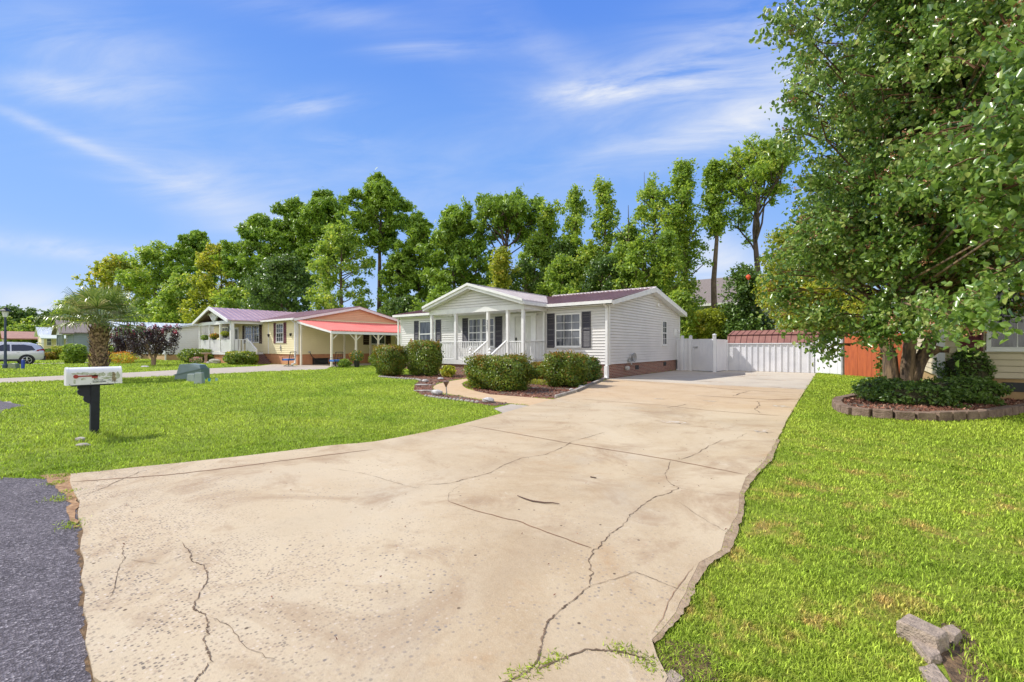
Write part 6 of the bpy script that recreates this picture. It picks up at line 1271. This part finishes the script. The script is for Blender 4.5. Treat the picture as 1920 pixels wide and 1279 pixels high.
s = MB(); s.box(xs_-.001, xs_+.0006, Y0+.28, Y0+.43, zc+.028, zc+.036); s.box(xs_-.001, xs_+.0006, Y0+.49, Y0+.56, zc+.03, zc+.036); s.build('painted_ground_line', m_black, body)
s = MB()
for u in (.035, .255, .45, .53): s.tube([(xs_-.002, Y0+u, zc+.012), (xs_+.004, Y0+u, zc+.012)], .005, 6)
s.build('screw', mat('rusty_screw', (.12, .05, .03), None, rough=.8), mbx)
# ================================================================== utility cabinets
x, y = G(337, 712); ang = TH+.12
cb = thing('utility_cabinet', 'big blue green ground cabinet with slanted lid seam on the lawn', 'utility box', (x, y+.45, 0)); cx_, cy_ = x+.15, y+.40
def P3(u, v): return (cx_+math.cos(ang)*u-math.sin(ang)*v, cy_+math.sin(ang)*u+math.cos(ang)*v)
t = MB(); W2_, D2 = .50, .33
t.hexa([(*P3(-W2_, -D2), 0), (*P3(W2_, -D2), 0), (*P3(W2_, D2), 0), (*P3(-W2_, D2), 0), (*P3(-W2_*.98, -D2*.98), .20), (*P3(W2_*.98, -D2*.98), .45), (*P3(W2_*.98, D2*.98), .45), (*P3(-W2_*.98, D2*.98), .20)]); t.build('base', m_ped, cb, bevel=.015)
t = MB(); a_, b2 = .46, .30; P = [(-a_, .20), (a_, .45), (a_*.84, .60), (0, .655), (-a_*.84, .62)]
k = len(t.v); t.v += [(*P3(u*1.0, -b2), z) for u, z in P[:2]]+[(*P3(u, -b2*.72), z) for u, z in P[2:]]+[(*P3(u*1.0, b2), z) for u, z in P[:2]]+[(*P3(u, b2*.72), z) for u, z in P[2:]]
t.f += [(0, 1, 2, 3, 4), (9, 8, 7, 6, 5), (1, 0, 5, 6), (2, 1, 6, 7), (3, 2, 7, 8), (4, 3, 8, 9), (0, 4, 9, 5)]; t.build('lid', m_ped, cb, bevel=.012)
t = MB(); q0, q1 = P3(-W2_*1.02, -D2*1.03), P3(W2_*1.02, -D2*1.03); t.bar((*q0, .205), (*q1, .455), .03, .035); t.build('seam', m_ped, cb)
for lb, px, py, wd, hh_ in (('short grey green pedestal box, left of the pair beside the big cabinet', 354, 716, .28, .30), ('taller grey green pedestal box, right of the pair beside the big cabinet', 368, 720, .27, .40)):
    x, y = G(px, py); o_ = thing('utility_box', lb, 'utility box', (x, y, 0)); t = MB(); t.obox((x, y+.1), ang, wd/2, .11, 0, hh_, .84, .8); t.build('cover', m_pedg, o_, bevel=.012)
    t = MB(); t.obox((x, y+.1), ang, wd/2+.012, .122, 0, .03); t.build('base', m_pedg, o_)
for i, (px, py) in enumerate([(380, 716.5), (390, 718), (403.5, 717)]):
    x, y = G(px, py); o_ = thing('marker_flag', ['pale turquoise utility marker flag nearest the grey pedestal', 'bright blue utility marker flag, middle of the three', 'thin grey blue utility marker flag, farthest from the cabinets'][i], 'flag', (x, y, 0), 'utility marker flags on the lawn')
    t = MB(); t.tube([(x, y, 0), (x, y, .2)], .004, 4); t.build('stake', m_grey, o_); t = MB(); t.hexa([(x, y, .06), (x+.08, y+.05, .05), (x+.08, y+.052, .05), (x, y+.003, .06), (x, y, .17), (x+.09, y+.06, .16), (x+.09, y+.062, .16), (x, y+.003, .17)]); t.build('flag', mat('turquoise_%s' % 'abc'[i], [(.15, .45, .45), (.02, .28, .50), (.25, .40, .42)][i], None, rough=.5), o_)
x, y = G(26, 692.5); o_ = thing('utility_box', 'small olive green ground box between lamp post and blue marker', 'utility box', (x, y, 0)); t = MB(); t.obox((x, y), ang, .21, .16, 0, .30, .93, .9); t.obox((x, y), ang, .20, .15, .30, .36, .8, .7); t.build('cover', mat('olive_box', (.18, .22, .14), (.25, .28, .18), 6, .6), o_, bevel=.02); t = MB(); t.obox((x, y), ang, .24, .19, 0, .04); t.build('base', m_pedg, o_)
x, y = G(43, 692.3); o_ = thing('marker_post', 'bright blue plastic marker post in front of the car wheel', 'marker post', (x, y, 0)); t = MB(); t.obox((x, y), ang, .065, .05, 0, .52); t.build('post', m_blue, o_, bevel=.01); t = MB(); t.lathe((x, y, .52), [(.07, 0), (.07, .03), (.03, .05), (0, .05)], 8); t.build('cap', m_blue, o_)
# lamp post
x, y = G(10, 692.6); o_ = thing('street_lamp', 'dark slim street lamp post with small lantern at the left edge', 'street lamp', (x, y, 0)); t = MB(); t.lathe((x, y, 0), [(.12, 0), (.12, .25), (.07, .35), (.06, 1.5), (.05, 3.05), (.07, 3.1)], 10); t.build('post', mat('dark_blue_post', (.03, .05, .09), None, rough=.4), o_)
t = MB(); t.lathe((x, y, 3.1), [(.08, 0), (.10, .04), (.15, .32), (.15, .34)], 6); t.build('lantern_glass', mat('frosted_lantern', (.62, .64, .62), None, rough=.3), o_); t = MB(); t.lathe((x, y, 3.44), [(.25, 0), (.22, .05), (.10, .14), (.09, .22), (.02, .25), (0, .25)], 8); t.build('lantern_cap', m_black, o_)
# ================================================================== car (local axes: x forward, z up)
car = thing('car', 'silver grey crossover car parked side on at the far left, facing out of the picture', 'car', (-49.6, 1.95, 0), rot=-math.pi/2, local=True)
m_paint = mat('silver_paint', (.66, .66, .70), None, rough=.25, metal=.15, coat=.8); m_glass = mat('tinted_glass', (.012, .014, .03), None, rough=.05, spec=.9); m_tyre = mat('tyre', (.012, .012, .013), None, rough=.8); m_rim = mat('alloy', (.55, .55, .57), None, rough=.3, metal=.6); m_trim = mat('dark_trim', (.02, .02, .022), None, rough=.6)
ST_ = [(-2.28, .62, .98, 1.02, .70, .66), (-2.22, .42, 1.02, 1.22, .84, .66), (-2.0, .36, 1.04, 1.50, .89, .62), (-1.6, .34, 1.02, 1.62, .91, .64), (-1.0, .33, 1.00, 1.67, .92, .66), (0, .33, .98, 1.69, .92, .67), (.5, .33, .96, 1.66, .92, .66), (.95, .33, .96, 1.45, .92, .68), (1.35, .33, .98, 1.12, .91, .74), (1.6, .34, .96, 1.02, .90, .80), (2.1, .38, .84, .90, .84, .70), (2.30, .50, .70, .74, .66, .55)]
t = MB(); n = 14
def sec(x, zs, zb2, zr2, hw2, rw): return [(x, -hw2*.93, zs), (x, -hw2, zs+.16), (x, -hw2, zb2-.12), (x, -hw2*.97, zb2), (x, -(rw+.03 if zr2-zb2 > .1 else hw2*.8), max(zb2+.002, zr2-.10)), (x, -rw*.86, zr2-.01), (x, -rw*.4, zr2+.01)]
for s_ in ST_: q = sec(*s_); t.v += q+[(a, -b, c) for a, b, c in reversed(q)]
for i in range(len(ST_)-1):
    for j_ in range(n): t.f.append((i*n+j_, i*n+(j_+1) % n, (i+1)*n+(j_+1) % n, (i+1)*n+j_))
t.f.append(tuple(range(n-1, -1, -1))); t.f.append(tuple((len(ST_)-1)*n+k for k in range(n)))
body = t.build('body', m_paint, car, smooth=True); e_ = body.modifiers.new('e', 'EDGE_SPLIT'); e_.split_angle = math.radians(38)
for sgn in (-1, 1):
    t = MB(); y1, y2 = sgn*.905, sgn*.735
    pts = [(-1.78, 1.10), (-1.35, 1.03), (-.60, 1.03), (-.60, 1.50), (-1.2, 1.50), (-1.62, 1.40)]; yy = lambda z: sgn*(.905-(z-1.0)*.36)
    pf = [(x, yy(z), z) for x, z in pts]; t.quad(*pf); t.quad(*[(x, yy(z), z) for x, z in [(-.52, 1.03), (.30, 1.03), (.30, 1.51), (-.52, 1.51)]]); t.quad(*[(x, yy(z), z) for x, z in [(.38, 1.03), (1.12, 1.04), (.62, 1.46), (.38, 1.50)]]); t.build('side_window', m_glass, car)
    for x in (-1.35, 1.38):
        t = MB(); t.tube([(x, sgn*.90, .36), (x, sgn*.93, .36)], .42, 20); t.build('wheel_arch', m_trim, car)
        w_ = MB(); w_.tube([(x, sgn*.72, .35), (x, sgn*.76, .35), (x, sgn*.93, .35), (x, sgn*.955, .35)], [.30, .35, .35, .31], 22); wo = w_.build('wheel', m_tyre, car, smooth=False)
        r_ = MB()
        for k in range(5):
            a = k*2*math.pi/5+.3; r_.bar((x, sgn*.962, .35), (x+math.cos(a)*.235, sgn*.962, .35+math.sin(a)*.235), .075, .02)
        r_.tube([(x+.24*math.cos(q), sgn*.958, .35+.24*math.sin(q)) for q in [i*math.pi/10 for i in range(21)]], .02, 5, False); r_.build('rim', m_rim, wo)
    t = MB(); t.hexa([(-2.26, sgn*.70, .98), (-1.82, sgn*.915, 1.02), (-1.82, sgn*.93, 1.02), (-2.30, sgn*.74, .98), (-2.20, sgn*.70, 1.18), (-1.90, sgn*.86, 1.12), (-1.90, sgn*.885, 1.12), (-2.25, sgn*.74, 1.18)]); t.build('tail_light', mat('red_lens', (.35, .01, .015), None, rough=.15), car)
    t = MB(); t.box(-1.0, -.85, sgn*.925-.01, sgn*.925+.01, .90, .93); t.build('handle', m_rim, car); t = MB(); t.box(-1.5, 1.9, sgn*.90-.02, sgn*.90+.02, .28, .42); t.build('sill', m_trim, car); t = MB(); t.bar((-1.6, sgn*.62, 1.66), (.5, sgn*.62, 1.71), .035); t.build('roof_rail', m_rim, car)
t = MB(); t.quad((-2.245, -.60, 1.20), (-2.245, .60, 1.20), (-2.05, .55, 1.50), (-2.05, -.55, 1.50)); t.build('rear_window', m_glass, car); t = MB(); t.box(-2.33, -2.10, -.80, .80, .33, .62); t.build('bumper', m_trim, car); t = MB(); t.hexa([(-2.25, -.58, 1.55), (-1.95, -.60, 1.62), (-1.95, .60, 1.62), (-2.25, .58, 1.55), (-2.25, -.58, 1.58), (-1.95, -.60, 1.66), (-1.95, .60, 1.66), (-2.25, .58, 1.58)]); t.build('spoiler', m_paint, car)
# ================================================================== things in front of the cream house
def chair(lb, px, py, rz):
    x, y = G(px, py); o_ = thing('swivel_chair', lb, 'chair', (x, y, 0), 'blue cushioned patio chairs', rot=rz, local=True)
    t = MB(); t.box(-.29, .29, -.28, .26, .40, .52); t.build('seat_cushion', m_blue2, o_, bevel=.03)
    t = MB()
    for sx in (-.26, .26): t.tube([(sx, .24, .42), (sx, .34, .75), (sx, .42, 1.0)], .016, 6, False)
    t.tube([(-.26, .42, 1.0), (.26, .42, 1.0)], .016, 6, False)
    for i in range(5): sx = -.18+i*.09; t.tube([(sx, .26, .5), (sx+.03*(-1)**i, .34, .75), (sx, .41, 1.0)], .008, 4, False)
    t.build('backrest', m_black, o_); t = MB()
    for sx in (-.31, .31): t.tube([(sx, .28, .66), (sx, -.20, .64), (sx, -.24, .42)], .016, 6, False)
    t.build('armrest', m_black, o_); t = MB(); t.tube([(0, 0, .12), (0, 0, .40)], .035, 8)
    for k in range(4): a = k*math.pi/2+.78; t.tube([(0, 0, .14), (math.cos(a)*.30, math.sin(a)*.30, .03)], .016, 6, False)
    t.tube([(.3*math.cos(q), .3*math.sin(q), .02) for q in [i*math.pi/8 for i in range(17)]], .014, 5, False); t.build('swivel_base', m_black, o_)
m_blue2 = mat('blue_cushion', (.03, .12, .40), (.06, .20, .52), 5, .8)
chair('black swivel patio chair with blue cushion, left one near the carport corner', 541, 687, -1.2); chair('black swivel patio chair with blue cushion, right one under the coral awning', 629, 690, -1.5)
x, y = G(669, 690); o_ = thing('potted_plant', 'black pot of orange flowers standing at the edge of the carport', 'potted plant', (x, y, 0)); t = MB(); t.lathe((x, y, 0), [(.13, 0), (.19, .42), (.20, .44), (.17, .44)], 12); t.build('pot', m_black, o_); P_ = np.array([x, y, .75])+ball(420, .2)*np.array([.45, .45, .38]); leaves('foliage', P_, .11, l_dark, o_); P_ = np.array([x, y, .78])+ball(120, .5)*np.array([.48, .48, .36]); leaves('blossom', P_, .09, l_org, o_)
x, y = PY(598, 17.2); o_ = thing('storage_box', 'low black storage box against the cream wall under the awning', 'box', (x, y, 0)); t = MB(); t.box(x-.3, x+.35, y-.55, y+.55, .0, .42); t.build('bin', m_black, o_, bevel=.03); t = MB(); t.box(x-.33, x+.38, y-.58, y+.58, .42, .48); t.build('lid', m_black, o_, bevel=.02)
x, y = -32.1, 16.3; o_ = thing('garden_hose', 'dark garden hose hanging down the cream side wall near the front corner', 'hose', (x, y, 0)); t = MB(); t.tube([(x, y, .95), (x+.1, y+.15, .6), (x+.15, y+.55, .3), (x+.3, y+1.2, .06), (x+.5, y+1.8, .03)], .03, 6); t.build('hose', m_black, o_); t = MB(); t.box(x-.1, x+.06, y-.05, y+.05, .9, 1.0); t.build('tap', m_grey, o_)
x, y = PY(698, 21.5); o_ = thing('outdoor_fan', 'white covered object by the rear of the carport beside the hedge', 'cover', (x+1.2, y, 0)); t = MB(); t.lathe((x+1.2, y, 0), [(.36, 0), (.40, .25), (.30, .5), (.36, .8), (.28, 1.05), (.16, 1.2), (.20, 1.35), (.05, 1.45), (0, 1.45)], 12); t.build('fabric_cover', mat('white_cover', (.72, .72, .72), (.6, .6, .6), 5, .8, bump=.4), o_); t = MB(); t.lathe((x+1.2, y, 0), [(.42, 0), (.42, .05), (.3, .06)], 12); t.build('base', m_grey, o_)
# hanging baskets
for i, (px, z, m) in enumerate([(385, 2.05, l_dec), (402, 2.12, l_org), (423, 2.30, l_lite)]):
    x, y = PY(px, 13.35); o_ = thing('hanging_basket', ['green hanging basket in the first bay of the white porch', 'orange flowered hanging basket in the middle bay of the white porch', 'bright green hanging basket in the bay beside the wide corner post'][i], 'hanging basket', (x, y, z), 'hanging baskets on the cream house porch')
    t = MB(); t.lathe((x, y, z-.25), [(.10, 0), (.18, .12), (.20, .24), (.15, .25)], 10); t.build('basket', m_black, o_)
    for k in range(3): a = k*2.09; t = MB(); t.tube([(x+math.cos(a)*.18, y+math.sin(a)*.18, z), (x, y, z+.6), (x, y, 3.1)], .006, 4, False); t.build('chain', m_grey, o_)
    P_ = np.array([x, y, z+.08])+ball(420, .3)*np.array([.36, .36, .24]); leaves('foliage', P_, .10, m if i != 1 else l_dec, o_)
    if i == 1: P_ = np.array([x, y, z+.12])+ball(220, .6)*np.array([.38, .38, .24]); leaves('blossom', P_, .09, l_org, o_)
x, y = PY(386, 12.4); o_ = thing('bird_bath', 'weathered pinkish bird bath on a pedestal by the cream porch', 'bird bath', (x, y, 0)); t = MB(); t.lathe((x, y, 0), [(.20, 0), (.18, .08), (.10, .2), (.10, .6), (.15, .72)], 10); t.build('pedestal', mat('pinkish_stone', (.50, .32, .26), (.36, .22, .17), 6, .9), o_); t = MB(); t.lathe((x, y, .72), [(.14, 0), (.34, .08), (.36, .14), (.30, .13), (.1, .09)], 14); t.build('basin', mat('pale_pink_stone', (.58, .42, .38), None, rough=.9), o_)
x, y = PY(403, 12.5); rock('pile of pale flat rocks beside the bird bath', x, y, .55, .3, .42, mat('pale_rock', (.45, .40, .32), (.25, .26, .2), 5, .9, bump=.6), .4, 'rock', 31)
x, y = PY(391, 12.2); rock('single pale rock in front of the bird bath pedestal', x, y, .22, .16, .2, m_stone, .1, 'rock', 33)
# wall ornament
x, y = PY(527, 15.5); o_ = thing('wall_ornament', 'small dark seahorse shaped ornament on the cream wall under the window', 'ornament', (x, y-.02, 1.2)); t = MB(); t.tube([(x, y-.03, 1.02), (x+.05, y-.03, 1.12), (x-.02, y-.03, 1.25), (x+.04, y-.03, 1.38), (x-.03, y-.03, 1.46)], [.02, .05, .06, .05, .03], 6); t.build('figure', m_grey, o_); t = MB(); t.tube([(x, y-.03, 1.46), (x, y-.005, 1.5)], .01, 5); t.build('hook', m_black, o_)
# concrete chunks bottom right
m_ch = mat('pebbly_concrete', (.42, .33, .25), (.24, .19, .15), 45, .95, bump=.7, bscale=120)
for lb, z, qd in [('pebbly concrete block, topmost of the broken pile in the lawn', .075, [(1683, 1163), (1704, 1149), (1778, 1184), (1757, 1196)]), ('pebbly concrete piece behind the right end of the upper block in the lawn', .045, [(1768, 1174), (1786, 1170), (1803, 1183), (1790, 1194)]),
                  ('long broken concrete piece running down under the upper block', .03, [(1694, 1180), (1722, 1176), (1766, 1226), (1742, 1234)]), ('sunken concrete slab at the bottom edge right of the dry soil', .02, [(1722, 1250), (1752, 1243), (1790, 1290), (1756, 1300)]), ('flat grey concrete chunk at the torn driveway corner', .018, [(1236, 1262), (1262, 1255), (1284, 1272), (1255, 1290)])]:
    q = [G(px, py, z) for px, py in qd]; cx, cy = sum(p[0] for p in q)/4, sum(p[1] for p in q)/4; t = MB(); rnd = random.Random(len(lb))
    def ring_(k, zz, jit): 
        out = []
        for i in range(4):
            a, b = q[i], q[(i+1) % 4]
            for f in (0.06, .35, .65, .94): x, y = a[0]+(b[0]-a[0])*f, a[1]+(b[1]-a[1])*f; out.append((cx+(x-cx)*k+rnd.gauss(0, jit), cy+(y-cy)*k+rnd.gauss(0, jit), zz+rnd.gauss(0, jit*.5)))
        return out
    rs_ = [ring_(1.10, -.03, .002), ring_(1.06, z*.5, .003), ring_(1.03, z-.008, .002), ring_(.96, z, .0015)]; 
    for r_ in rs_: t.v += r_
    for j_ in range(3):
        for i in range(16): t.f.append((j_*16+i, j_*16+(i+1) % 16, (j_+1)*16+(i+1) % 16, (j_+1)*16+i))
    t.f.append(tuple(48+i for i in range(16))); o_ = t.build('concrete_block', m_ch, None); tag(o_, lb, 'block')
